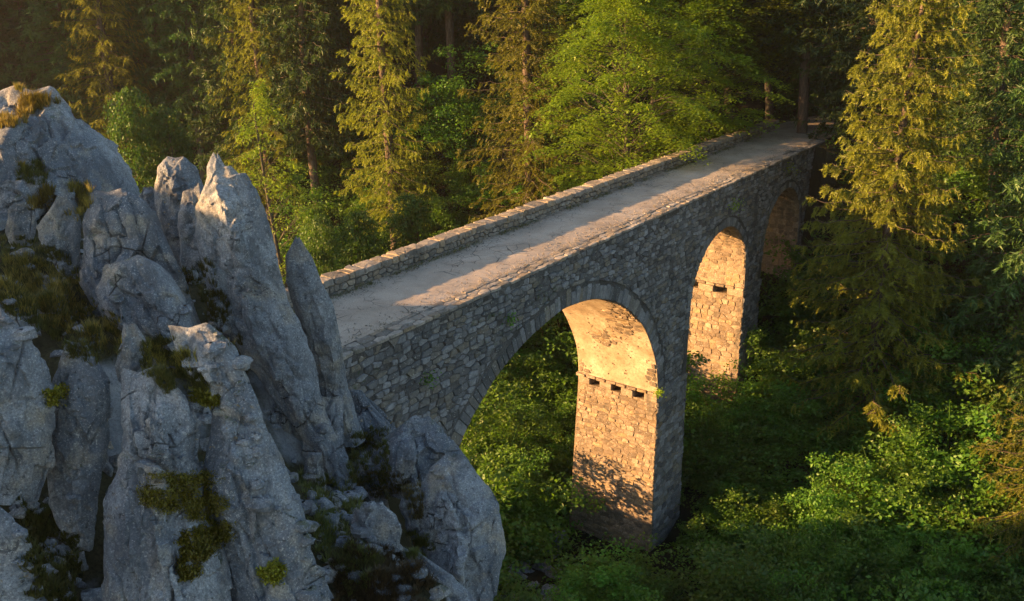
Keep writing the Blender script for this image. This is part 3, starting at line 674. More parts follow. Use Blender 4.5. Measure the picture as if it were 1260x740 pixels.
rock('blocky boulder with a pale flat top in front of the broad slab', [(180, 450), (130, 395), (107, 355), (128, 326)], [(262, 460), (236, 405), (215, 360), (192, 325), (168, 313)], 11.3, 11.6, .8, 6, 8)
rock('wedge-shaped rock left of the broad slab', [(70, 340), (52, 310), (44, 280), (70, 240)], [(98, 345), (99, 300), (97, 262), (82, 238)], 12.6, seed=9, kd=.7)
rock('rounded boulder at the left edge below the crag', [(12, 305), (3, 285), (5, 260), (16, 249)], [(40, 303), (45, 280), (42, 258), (30, 249)], 12.8, seed=10)
rock('flat stone lying above the rounded boulder at the left edge', [(-10, 262), (-10, 235), (8, 221)], [(42, 262), (40, 238), (28, 221)], 13.6, seed=11)
rock('small pointed rock wedged under the tall spire', [(255, 405), (248, 388), (252, 372)], [(285, 410), (288, 390), (276, 368)], 12.2, seed=12)
rock('small rounded stone on top of the wedged pointed rock', [(254, 374), (253, 362), (262, 354)], [(282, 376), (281, 362), (272, 354)], 12.3, seed=13)
rock('long ridge of pale rock sloping down from the grass patch to the bottom edge', [(300, 800), (262, 680), (250, 590), (262, 510), (222, 450), (207, 400)], [(440, 800), (402, 700), (378, 620), (346, 555), (318, 490), (287, 425), (255, 396)], 8.2, 9.5, .85, 7, 14, amp=.85, q=1.15)
rock('massive grey block with a flat upper face in the bottom foreground', [(105, 800), (97, 690), (100, 620), (122, 550), (130, 495), (146, 452)], [(310, 800), (298, 690), (280, 620), (262, 560), (264, 515), (240, 480), (190, 450)], 7.9, 9.1, .8, 9, 15, amp=.85, q=1.15)
rock('small upright block standing on the back of the massive foreground block', [(140, 470), (138, 430), (150, 398)], [(190, 470), (185, 430), (168, 398)], 9.5, seed=16)
rock('big dark rounded rock at the left edge', [(-70, 600), (-80, 480), (-60, 400), (-30, 378)], [(46, 622), (60, 570), (62, 490), (48, 440), (22, 398), (2, 378)], 8.6, 9.2, .8, 5, 17)
rock('narrow pocked rock between the left edge rock and the foreground block', [(84, 678), (62, 620), (58, 540), (62, 470), (82, 418)], [(112, 678), (120, 620), (130, 540), (128, 468), (104, 419)], 8.9, 9.4, .8, 6, 18)
rock('blue grey rock filling the bottom left corner', [(-80, 800), (-90, 700), (-60, 612)], [(58, 800), (45, 735), (32, 680), (10, 635), (-14, 610)], 7.0, 7.5, .8, 5, 19)
rock('tilted slab resting on top of the left edge rock', [(-50, 402), (-50, 350), (-10, 338)], [(50, 408), (46, 378), (28, 352), (4, 338)], 10.3, 10.8, .7, 5, 20)
rock('small grey stone among the grass behind the left edge rock', [(98, 432), (96, 412), (104, 401)], [(127, 434), (128, 418), (116, 402)], 10.2, seed=21)
rock('low stone half buried in the grass at the left', [(46, 385), (50, 370), (60, 362)], [(80, 385), (77, 372), (70, 361)], 11.0, seed=22)
rock('huge blue grey boulder bulging over the ravine at the foot of the outcrop', [(565, 800), (530, 735), (507, 670), (506, 615), (522, 575), (545, 556)], [(596, 800), (612, 735), (620, 680), (609, 625), (592, 585), (570, 558)], 10.6, 11.6, .85, 6, 23, amp=.8, q=1.2)
rock('cracked knob behind the huge boulder, against the bridge wall', [(482, 610), (464, 570), (470, 540), (492, 518), (512, 510)], [(572, 620), (578, 580), (563, 545), (545, 525), (528, 511)], 12.0, 12.4, .8, 6, 24)
rock('angular boulder with a domed top beside the scree', [(448, 672), (426, 645), (428, 626), (448, 617)], [(492, 678), (495, 655), (488, 632), (468, 617)], 10.0, 10.2, .8, 6, 25)
rock('stepped rock behind the slim spire, touching the bridge wall', [(430, 590), (418, 540), (414, 500), (428, 474)], [(505, 590), (498, 548), (478, 520), (446, 480)], 13.0, 13.3, .8, 6, 26)
rock('thin slab leaning against the bridge wall', [(470, 540), (452, 515), (439, 487)], [(500, 545), (484, 518), (450, 486)], 13.5, seed=27, kd=.5)
rock('low rock ridge at the bottom edge below the scree', [(540, 790), (512, 725), (490, 684), (494, 672)], [(610, 790), (585, 740), (556, 706), (512, 676)], 9.6, 10.0, .8, 6, 28)
rock('pinkish stone block set at the foot of the tall spire', [(376, 610), (372, 580), (380, 556)], [(404, 606), (403, 580), (398, 556)], 11.5, seed=29)
rock('dark rock behind the boulder with the domed top', [(425, 625), (428, 590), (440, 565)], [(480, 640), (476, 600), (462, 570)], 12.1, seed=30)
rock('jagged lower rock left of the huge boulder', [(500, 660), (490, 625), (500, 600)], [(530, 670), (528, 625), (515, 598)], 11.3, seed=32)
rg = random.Random(5)
for k in range(46):       # scree
    cx = rg.gauss(408, 22); cy = 655 + (cx - 400) * .75 + rg.gauss(0, 22); r_ = rg.uniform(3, 9) * (1.5 if k < 6 else 1)
    Yh, q_ = hit_ground(cx, cy, 6, 16, .05)
    if Yh is None: continue
    rock(('fist-sized' if r_ < 5 else 'head-sized' if r_ < 8 else 'large') + ' loose stone ' + ('at the upper left' if cx < 398 else 'in the middle' if cx < 418 else 'at the lower right') + ' of the scree below the tall spire', [(cx - r_ * .8, cy + r_), (cx - r_, cy), (cx - r_ * .4, cy - r_ * .8)], [(cx + r_ * .8, cy + r_), (cx + r_, cy + 1), (cx + r_ * .5, cy - r_ * .7)], Yh, seed=200 + k, kd=.9, name='scree_stone', group='loose scree stones in the grass below the tall spire', amp=.7)

GAPS = [((118, 430, 142, 640), 'in the cleft left of the foreground block', 7), ((20, 620, 98, 735), 'in the weeds at the bottom left', 9), ((292, 430, 375, 590), 'in the cleft right of the pale ridge', 12),
        ((238, 480, 264, 560), 'in the cleft behind the foreground block', 3), ((430, 560, 500, 650), 'in the hollow left of the huge boulder', 9), ((40, 330, 150, 420), 'on the grass slope at the left', 7), ((225, 300, 300, 420), 'at the foot of the tall spire', 8), ((395, 670, 520, 740), 'among the heather at the bottom', 8)]
sd = 400
for k, (x0, y0, w0, h0, Y0) in enumerate([(-190, 420, 110, 190, 11), (-330, 300, 150, 150, 14), (-210, 640, 120, 190, 8.5), (-430, 520, 160, 160, 11.5), (-560, 330, 150, 110, 15)]):
    rock('grey limestone block on the slope beyond the left edge, number %s from it' % ('first', 'second', 'third', 'fourth', 'fifth')[k], [(x0 - w0 * .5, y0 + h0 * .5), (x0 - w0 * .55, y0), (x0 - w0 * .2, y0 - h0 * .5)], [(x0 + w0 * .5, y0 + h0 * .5), (x0 + w0 * .5, y0 - h0 * .1), (x0 + w0 * .2, y0 - h0 * .55)], Y0, seed=300 + k, q=.5)
for (x0, y0, x1, y1), where, cnt_ in GAPS:
    for k in range(cnt_):
        cx, cy = rg.uniform(x0, x1), rg.uniform(y0, y1); r_ = rg.uniform(8, 19); Yh, q_ = hit_ground(cx, cy, 6, 17, .05); sd += 1
        if Yh is None: continue
        tl = rg.uniform(-.5, .5)
        rock(('small' if r_ < 12 else 'medium' if r_ < 16 else 'larger') + ' broken limestone block wedged ' + where, [(cx - r_ * .8, cy + r_ * 1.2), (cx - r_ * 1.05, cy + r_ * .2), (cx - r_ * (.7 - tl), cy - r_ * .9)], [(cx + r_ * .9, cy + r_ * 1.2), (cx + r_ * 1.1, cy), (cx + r_ * (.35 + tl), cy - r_ * 1.15)], Yh, seed=sd, kd=.85, name='broken_block', group='broken limestone blocks wedged between the rocks', amp=.9)
# stream stones in the gully under the first arch
rb = random.Random(9)
for k in range(60):
    px_, py_ = rb.uniform(612, 690), rb.uniform(640, 745); v = ray(px_, py_); t_ = 21.9 / -v[2]; x, y = v[0] * t_, v[1] * t_
    r_ = rb.choice([.1, .15, .2, .25, .38]) * rb.uniform(.8, 1.2); z = float(gz(x, y))
    n1_ = 9; th = np.arange(14) / 14 * 2 * math.pi; ph = np.linspace(-1.5, 1.5, n1_)
    S3 = np.stack([np.cos(ph)[:, None] * np.cos(th), np.cos(ph)[:, None] * np.sin(th), np.sin(ph)[:, None] * np.ones(14)], -1)
    f1, f2, off = cells(S3 * 1.1 + k * 5); S3 = S3 * (1 + .28 * np.clip(off, -1, 1) + .12 * fbm(S3 * 2 + k, 3))[..., None] * np.array([r_ * rb.uniform(.9, 1.4), r_, r_ * .7])
    me = np_mesh('stream_stone', S3.reshape(-1, 3), [grid_faces(n1_, 14, True)], M_ROCK)
    thing('stream_stone', me, 'grey stone in the dark stream bed below the first arch', 'stone', 'stones in the stream bed', loc=(x, y, z + r_ * .05))

# ------------------------------------------------------------------ leaves
def leaf_quads(C, size, nrm_bias, rg, aspect=.6, droop=.0):
    """rhombic leaves at C; nrm_bias = how horizontal they lie"""
    n = len(C); a = rg.normal(size=(n, 3)); a[:, 2] = a[:, 2] * (1 - nrm_bias) * .7 - droop; a /= np.linalg.norm(a, axis=1)[:, None]
    up = rg.normal(size=(n, 3)) * (1 - nrm_bias) + np.array([0, 0, nrm_bias * 1.6]); b = np.cross(up, a); b /= np.linalg.norm(b, axis=1)[:, None] + 1e-6
    s = size * rg.uniform(.6, 1.3, n)[:, None]
    bend = np.array([0, 0, -1.0]) * s * .12
    V = np.stack([C, C + a * s * .55 + b * s * aspect * .5, C + a * s + bend, C + a * s * .5 - b * s * aspect * .5], 1)
    return V.reshape(-1, 3), np.arange(n * 4).reshape(-1, 4)
def spruce_meshes(h, R, seed, dens=1.0, mat=M_SPR, lowest=.12, bark=M_BARK, lean=0.0, gap=.0, ns=1.0, tr=1.0):
    rg = np.random.default_rng(seed)
    zz = np.linspace(0, h, 26); path = np.stack([lean * zz + .12 * np.sin(zz * .31 + seed), .12 * np.cos(zz * .27 + seed) - .12, zz], 1)
    T = Acc(); V, F = tube(path, .022 * h * .5 * tr * (1 - zz / h) ** .8 + .02, 9); T.add(V, F)
    C = Acc(); z = lowest * h
    PTS = []; DIR = []; LEN = []
    while z < h * .985:
        f = (z - lowest * h) / (h * (1 - lowest)); Lm = R * (1 - f) ** .72 * (.55 + .45 * min(1, f * 5 + .35)) + .15
        nb = rg.integers(4, 7); a0 = rg.uniform(0, 6.28)
        c0 = np.array([np.interp(z, zz, path[:, 0]), np.interp(z, zz, path[:, 1]), z])
        for k in range(nb):
            if rg.random() < gap: continue
            az = a0 + k * 6.283 / nb + rg.uniform(-.35, .35); L = Lm * rg.uniform(.62, 1.12)
            m = max(4, int(L / .28)); u = np.linspace(0, 1, m)
            out = L * u * .97; rise = L * ((.22 * (f + .1)) * u - (.34 * (1 - f * .8)) * u ** 1.5 + .13 * u ** 4)
            bp = c0 + np.stack([np.cos(az) * out, np.sin(az) * out, rise], 1) + rg.normal(size=(m, 3)) * .025 * L * u[:, None]
            V, F = tube(bp, .03 * (L / 3) * (1 - u * .85) + .005, 3); T.add(V, F)
            side = np.array([-np.sin(az), np.cos(az), 0]); fw = np.array([np.cos(az), np.sin(az), 0])
            nt_ = max(3, int(L * 7.5)); us = rg.uniform(.04, 1, nt_) ** .85
            base = np.stack([np.interp(us, u, bp[:, i]) for i in range(3)], 1); sg = rg.choice([-1, 1], nt_)
            tl = (.20 + .34 * (1 - us) ** .6 * min(1, L / 2.2) + .10) * rg.uniform(.6, 1.25, nt_)
            dr = side * sg[:, None] * .75 + fw * rg.uniform(.25, .8, nt_)[:, None] + np.array([0, 0, -1]) * rg.uniform(.15, .95, nt_)[:, None]
            PTS.append(base); DIR.append(dr / np.linalg.norm(dr, axis=1)[:, None]); LEN.append(tl)
            PTS.append(base[-1:]); DIR.append(fw[None]); LEN.append(np.array([.3]))
        z += (.30 + .16 * rg.random()) * (1 - .35 * f) * (h / 24) ** .3
    P = np.concatenate(PTS); D = np.concatenate(DIR); Ln = np.concatenate(LEN)
    k = max(3, int(25 * dens)); n = len(P)
    u = (np.arange(k)[None] + rg.random((n, k))) / k
    C0 = P[:, None] + D[:, None] * (u * Ln[:, None])[..., None] + np.array([0, 0, -1]) * (u ** 2 * Ln[:, None] * .3)[..., None]
    d = D[:, None] * .8 + rg.normal(size=(n, k, 3)) * .55; d[..., 2] -= .15; d /= np.linalg.norm(d, axis=2)[..., None]
    s = ns * rg.uniform(.08, .19, (n, k))[..., None]; b = np.cross(d, rg.normal(size=(n, k, 3))); b /= np.linalg.norm(b, axis=2)[..., None]
    V = np.stack([C0 - b * s * .13, C0 + b * s * .13, C0 + d * s], 2).reshape(-1, 3)
    tt = np.repeat((rg.random(n) * .6)[:, None] + rg.random((n, k)) * .4, 3, axis=1).reshape(n, k * 3).ravel()
    tw = np.repeat(np.clip(u * .35, 0, 1), 3, axis=1).ravel()
    C.add(V, np.arange(len(V)).reshape(-1, 3), np.clip(tt * .8 + tw, 0, 1))
    return T.mesh('trunk', bark, True), C.mesh('crown', mat)
def broadleaf_meshes(h, R, seed, n_spray=240, leaves=95, mat=M_BEE, base=.18, leaf=.17, flat=.7, bark=M_BARKG, rad=.9, wide=0):
    rg = np.random.default_rng(seed); T = Acc(); C = Acc()
    zz = np.linspace(0, h * .93, 18); path = np.stack([.25 * np.sin(zz * .35 + seed), .25 * np.cos(zz * .3 + seed) - .25 * math.cos(seed), zz], 1); path[:, :2] -= path[0, :2]
    V, F = tube(path, .013 * h * (1 - zz / h) ** .7 + .012, 8); T.add(V, F)
    tips = []
    for i in range(n_spray):
        f = rg.random() ** .85; z = h * (base + (1 - base) * f)
        rr_ = R * (math.sin(math.pi * min(1, (f * .80 + .22))) ** .8) * (rg.random() ** .42); az = rg.uniform(0, 6.283)
        if wide: rr_ = R * (.72 + .28 * math.sin(f * 6 + seed)) * (1 - max(0, f - .7) * 2.2) * (rg.random() ** .36)
        rr_ *= 1 + .28 * math.sin(az * 3 + seed) * math.sin(f * 9 + seed)
        tips.append((z, rr_, az))
    for z, r_, az in tips:
        tip = np.array([math.cos(az) * r_, math.sin(az) * r_, z]); z0 = max(h * base * .6, z - r_ * rg.uniform(.25, .6)); 
        st = np.array([np.interp(z0, zz, path[:, 0]), np.interp(z0, zz, path[:, 1]), z0])
        u = np.linspace(0, 1, 6); bp = st + (tip - st) * u[:, None] + np.array([0, 0, 1]) * (np.sin(u * math.pi) * r_ * .12)[:, None] + rg.normal(size=(6, 3)) * .04 * r_ * (u * (1 - u) * 4)[:, None]
        V, F = tube(bp, (.004 + .007 * r_) * (1 - u * .85) + .002, 3); T.add(V, F)
        sr = rad * rg.uniform(.55, 1.2) * (R / 4) ** .4; m = int(leaves * rg.uniform(.6, 1.3))
        a = rg.uniform(0, 6.283, m); q = np.sqrt(rg.random(m)) * sr; q *= 1 + .35 * np.sin(a * 4 + z * 9)
        ca, sa = math.cos(az), math.sin(az)
        ox = q * np.cos(a) * 1.25; oy = q * np.sin(a) * .8
        L = np.stack([ca * ox - sa * oy, sa * ox + ca * oy, -.22 * ox - .25 * (q / sr) ** 2 * sr + rg.normal(size=m) * .10 * sr * (1.8 - flat)], 1) + tip
        V, F = leaf_quads(L, leaf, flat, rg, .62, .15); tn = rg.random() * .45
        C.add(V, F, np.repeat(np.clip(tn + rg.random(m) * .5, 0, 1), 4))
    return T.mesh('trunk', bark, True), C.mesh('crown', mat)
def tall(mesh_h, mesh_r, px_, Y, top, half):
    x = ray(px_, 300)[0] / ray(px_, 300)[1] * Y; z0 = float(gz(x, Y)) - .3; v = ray(px_, top); z1 = CAM_Z + v[2] / v[1] * Y
    k = half / F_PX * Y / mesh_r; return (k, k, (z1 - z0) / mesh_h)
def tree(name, meshes, px_, py_, D, label, group, scale=1.0, rot=0.0, tilt=(0, 0), z=None, sink=.3):
    """stands on the ground in the direction of the picture point, D metres ahead"""
    x, y = ray(px_, py_)[0] / ray(px_, py_)[1] * D, D
    r = thing(name, None, label, 'tree', group, loc=(x, y, (float(gz(x, y)) if z is None else z) - sink)); r.rotation_euler = (tilt[0], tilt[1], rot); r.scale = (scale if hasattr(scale, '__len__') else (scale,) * 3)
    link('trunk', meshes[0], r); link('crown', meshes[1], r); return r

SA = spruce_meshes(27, 3.3, 1, 1.6, M_SPR, .10, gap=.08, ns=.85)
SB = spruce_meshes(27, 3.5, 2, 1.6, M_SPR, .08, gap=.05, ns=.85)
SD = spruce_meshes(24, 4.4, 3, 1.75, M_SPR, .05, gap=.04, ns=1.0)
G1 = spruce_meshes(27, 3.7, 4, .55, M_SPRSHADE, .03, gap=.0, ns=1.8, tr=.8); G2 = spruce_meshes(30, 3.3, 5, .5, M_SPRSHADE, .17, gap=.03, ns=1.8, tr=.8)
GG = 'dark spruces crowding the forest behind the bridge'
tree('spruce_tree', SA, 484, 290, 53, 'sunlit spruce with a bare trunk showing, left of the bridge middle', 'sunlit spruces beyond the bridge', 1, .4, (0, -.012))
tree('spruce_tree', SB, 646, 250, 48.8, 'sunlit spruce directly behind the middle of the far parapet', 'sunlit spruces beyond the bridge', (1.15, 1.15, 1), 1.9, (0, 0))
tree('spruce_tree', SD, 1070, 430, 37, 'big golden spruce hiding the forest end of the bridge', None, (.94, .94, 1), .9, (0, .03))
tree('spruce_tree', SB, 1305, 560, 30, 'spruce at the right edge with a few sunlit branches reaching into view', None, .8, 3.3)
tree('spruce_tree', SB, 325, 200, 58, 'spruce with sunlit tips above the slim light green tree', None, .95, 2.2)
tree('spruce_tree', SA, 150, 200, 61, 'spruce with golden upper branches behind the green hazel clump', None, 1, .2)
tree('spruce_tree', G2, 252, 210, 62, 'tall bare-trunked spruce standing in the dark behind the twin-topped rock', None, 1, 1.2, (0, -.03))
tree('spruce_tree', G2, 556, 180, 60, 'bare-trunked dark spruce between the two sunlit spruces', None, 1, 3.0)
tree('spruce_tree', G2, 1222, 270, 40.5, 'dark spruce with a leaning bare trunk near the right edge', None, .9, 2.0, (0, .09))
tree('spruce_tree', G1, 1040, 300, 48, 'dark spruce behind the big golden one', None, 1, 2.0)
SPROT = [G1, G1, G2, G1]
rt = random.Random(21)
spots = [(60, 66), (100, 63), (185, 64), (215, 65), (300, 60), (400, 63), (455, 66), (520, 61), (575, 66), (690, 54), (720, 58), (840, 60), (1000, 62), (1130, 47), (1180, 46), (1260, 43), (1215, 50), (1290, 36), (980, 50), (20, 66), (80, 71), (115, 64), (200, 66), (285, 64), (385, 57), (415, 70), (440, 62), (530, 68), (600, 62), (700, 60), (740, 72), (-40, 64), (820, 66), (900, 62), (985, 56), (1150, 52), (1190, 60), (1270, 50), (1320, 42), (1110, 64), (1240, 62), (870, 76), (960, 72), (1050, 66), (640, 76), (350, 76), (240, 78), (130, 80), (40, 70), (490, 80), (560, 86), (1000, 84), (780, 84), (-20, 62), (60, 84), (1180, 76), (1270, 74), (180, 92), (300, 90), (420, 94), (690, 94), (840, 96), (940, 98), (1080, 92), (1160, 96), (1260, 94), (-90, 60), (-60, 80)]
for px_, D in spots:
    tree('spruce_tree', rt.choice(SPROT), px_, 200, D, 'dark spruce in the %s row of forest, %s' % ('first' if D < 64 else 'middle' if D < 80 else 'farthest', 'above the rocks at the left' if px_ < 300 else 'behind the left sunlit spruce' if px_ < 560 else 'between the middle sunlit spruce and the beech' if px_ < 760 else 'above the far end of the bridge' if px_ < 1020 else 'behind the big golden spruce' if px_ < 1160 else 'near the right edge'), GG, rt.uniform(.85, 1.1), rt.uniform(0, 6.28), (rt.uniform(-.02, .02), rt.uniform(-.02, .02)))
# forest on the hill to the left, out of frame, that shades the lower forest and the ravine
for k in range(26):
    a = rt.uniform(0, 1); x, y = -42 - rt.uniform(0, 30), 58 + a * 40
    r = thing('spruce_tree', None, 'dark shaded spruce in the dense forest behind', 'tree', GG, loc=(x, y, float(gz(x, y)) - .3)); r.rotation_euler = (0, 0, rt.uniform(0, 6)); r.scale = (rt.uniform(.38, .56),) * 3
    m_ = rt.choice(SPROT); link('trunk', m_[0], r); link('crown', m_[1], r)

BA = broadleaf_meshes(22, 5.0, 11, 430, 175, M_BEE, .34, .20, .93, rad=1.0, wide=1); BB = broadleaf_meshes(18, 3.8, 12, 300, 150, M_BEE, .5, .20, .92, rad=.9, wide=1)
BH = broadleaf_meshes(11, 2.6, 14, 260, 85, M_BUSH, .3, .15, .6, rad=.7, wide=1)
BC = broadleaf_meshes(6.5, 2.3, 13, 90, 80, M_BUSH, .12, .14, rad=.6)
def remat(ms, mat):
    c = ms[1].copy(); c.materials[0] = mat; return (ms[0], c)
BD = remat(BH, M_LEAFSHADE)
tree('broadleaf_tree', BA, 765, 175, 44.4, 'bright yellow green beech spreading behind the far parapet', None, tall(22, 5, 765, 44.4, -60, 106), 0)
tree('broadleaf_tree', BB, 862, 165, 49, 'beech with its lit trunk just behind the parapet, left of two', None, tall(18, 3.8, 862, 49, -60, 80), 1)
tree('broadleaf_tree', BA, 900, 148, 51.5, 'beech with a dark crown and a sunlit trunk close to the bridge end', None, tall(22, 5, 900, 51.5, -80, 90), 2.5)
tree('broadleaf_tree', BB, 948, 130, 53, 'shaded broadleaf tree where the road enters the forest', None, tall(18, 3.8, 948, 53, -60, 85), 4)
tree('broadleaf_tree', BB, 805, 80, 53, 'tall beech behind the bright yellow green one', None, tall(18, 3.8, 805, 53, -90, 120), 5)
tree('broadleaf_tree', BD, 170, 215, 42, 'green hazel clump behind the crag, left half', None, tall(11, 2.6, 170, 42, 112, 50), 0)
tree('broadleaf_tree', BD, 212, 220, 43, 'green hazel clump behind the crag, right half', None, tall(11, 2.6, 215, 43, 134, 48), 2)
tree('broadleaf_tree', broadleaf_meshes(11, 2.4, 15, 120, 70, M_BEE, .25, .13, .8, rad=.62), 362, 260, 42, 'slim light green tree with a thin leaning trunk', None, tall(11, 2.4, 362, 42, 88, 58), 1, (0, -.09))
tree('broadleaf_tree', BD, 505, 300, 44.5, 'rounded green bush at the foot of the left sunlit spruce', None, tall(11, 2.6, 505, 44.5, 240, 48), 3)
tree('broadleaf_tree', BD, 395, 330, 37.1, 'green bush showing between the slim spire and the parapet', None, tall(11, 2.6, 395, 37.1, 266, 38), 4)
tree('broadleaf_tree', BD, 440, 320, 43, 'dark green bush behind the left end of the parapet', None, tall(11, 2.6, 440, 43, 262, 48), 5)

# ------------------------------------------------------------------ undergrowth
def bush_mesh(R, h, seed, n=60, leaves=130, mat=M_BUSH, leaf=.105):
    rg = np.random.default_rng(seed); T = Acc()
    for i in range(n):
        u = rg.random(); az = rg.uniform(0, 6.283); el = math.asin(rg.uniform(.02, 1)); lump = 1 + .25 * math.sin(az * 3 + seed) + .18 * math.sin(az * 7 + el * 5)
        c = np.array([math.cos(az) * math.cos(el) * R, math.sin(az) * math.cos(el) * R, math.sin(el) * h]) * (.35 + .65 * u ** .5) * lump
        sr = rg.uniform(.22, .5) * (R / 1.5) ** .5; m = int(leaves * rg.uniform(.6, 1.3)); d = rg.normal(size=(m, 3)); d /= np.linalg.norm(d, axis=1)[:, None]
        d = d * (rg.random(m) ** .4)[:, None] * sr * np.array([1.2, 1.2, .55]); V, F = leaf_quads(c + d, leaf, .55, rg, .62, .12)
        T.add(V, F, np.repeat(np.clip(rg.random() * .45 + rg.random(m) * .5, 0, 1), 4))
    for i in range(6):
        az = rg.uniform(0, 6.28); u = np.linspace(0, 1, 5)[:, None]; V, F = tube(np.array([math.cos(az) * R * .6, math.sin(az) * R * .6, h * .8]) * u ** np.array([1.2, 1.2, .8]), np.linspace(.03, .008, 5), 4); T.add(V, F, .1)
    return T.mesh('bush', mat)
BU = [bush_mesh(1.5, 1.6, 40), bush_mesh(1.8, 2.4, 41, 80), bush_mesh(1.3, 1.2, 42, 50, 130, leaf=.095), bush_mesh(1.9, 1.5, 43, 80, 110, leaf=.125), bush_mesh(1.5, 2.6, 44, 75, 130)]
ru = random.Random(33); cnt = 0; tries = 0; placed = []
stream = unY(652, 700, 30)[:2]
while cnt < 285 and tries < 9000:
    tries += 1
    px_ = ru.uniform(380, 1330); py_ = ru.uniform(170, 800)
    if px_ < 560 and py_ > 330: continue
    Dh, q_ = hit_ground(px_, py_, 20, 75, .4)
    if Dh is None: continue
    x, y = float(q_[0]), float(q_[1]); s_ = x * DV[0] + y * DV[1]; n_ = x * NV[0] + y * NV[1]; w_ = N0 - n_
    if s_ > 46 and -1.6 < w_ < 5.2: continue
    if -1.0 < w_ < 4.6 and (29.6 < s_ < 34.4 or 38 < s_ < 41.8 or s_ > 44.4 or s_ < 20): continue
    if s_ < 19.5: continue
    if (-3.6 < w_ < 5 and 27.2 < s_ < 31.2) or (-1.7 < w_ < 5 and 31 < s_ < 34.9): continue
    if ((x - stream[0]) / 2.3) ** 2 + ((y - stream[1]) / 4.0) ** 2 < 1: continue
    if any((x - a) ** 2 + (y - b_) ** 2 < (1.25 if Dh < 45 else 1.6) ** 2 for a, b_ in placed): continue
    placed.append((x, y)); sc = ru.choice([.7, .9, 1.1, 1.4, 1.7])
    zb = float(gz(x, y))
    bi = ru.randrange(5); zone = ('beyond the bridge, left of the tall pier' if w_ > 3.5 and px_ < 700 else 'beyond the bridge, in line with the parapet' if w_ > 3.5 else 'under the arches between the piers' if w_ > 0 else 'just in front of the tall pier' if s_ < 34 and w_ > -6 else 'on the bank below the shorter pier' if w_ > -6 else 'on the shaded bank under the golden spruce' if py_ < 500 else 'on the ravine floor at the bottom right' if px_ > 950 else 'on the ravine floor right of the tall pier')
    o = thing('bush', BU[bi], ('low spreading', 'rounded', 'small dense', 'wide large-leaved', 'tall upright')[bi] + ' bush ' + zone, 'bush', 'bushes covering the ravine floor and banks', loc=(x, y, zb - .25))
    o.rotation_euler = (0, 0, ru.uniform(0, 6.28)); o.scale = (sc, sc, sc * ru.uniform(.8, 1.25)); cnt += 1
# bushes on the slope left of the outcrop
for k in range(26):
    x, y = ru.uniform(-30, -12.5), ru.uniform(3, 24); o = thing('bush', ru.choice(BU), 'low bush on the open slope beyond the left edge', 'bush', 'bushes on the slope left of the outcrop', loc=(x, y, float(gz(x, y)) - .3)); o.rotation_euler = (0, 0, k); sc = ru.uniform(.35, .6); o.scale = (sc, sc, sc * .7)
# low leafy cover between the bushes
rg = np.random.default_rng(77); n = 135000
s_ = rg.uniform(18, 47, n); n_ = rg.uniform(-48, 8, n); x = s_ * DV[0] + n_ * NV[0]; y = s_ * DV[1] + n_ * NV[1]
ok = ~((n_ < N0 + .5) & (n_ > N0 - 4.0) & (((s_ > 30.4) & (s_ < 33.8)) | ((s_ > 38.5) & (s_ < 41.3)) | (s_ > 45)))
ok &= (((x - stream[0]) / 1.5) ** 2 + ((y - stream[1]) / 3.0) ** 2 > 1) & (y > 20); x, y = x[ok], y[ok]
clump = fbm(np.stack([x * .6, y * .6, x * 0], -1), 3); z = gz(x, y) + rg.random(len(x)) ** .7 * np.clip(.45 + clump * .7, .08, 1.2)
V, F = leaf_quads(np.stack([x, y, z], 1), .15, .6, rg, .6, .1)
link('ground_cover', np_mesh('ground_cover', V, [F], M_BUSH, np.repeat(rg.random(len(x)), 4)), label='low leafy ground cover spreading over the ravine floor', category='ground cover', kind='stuff')

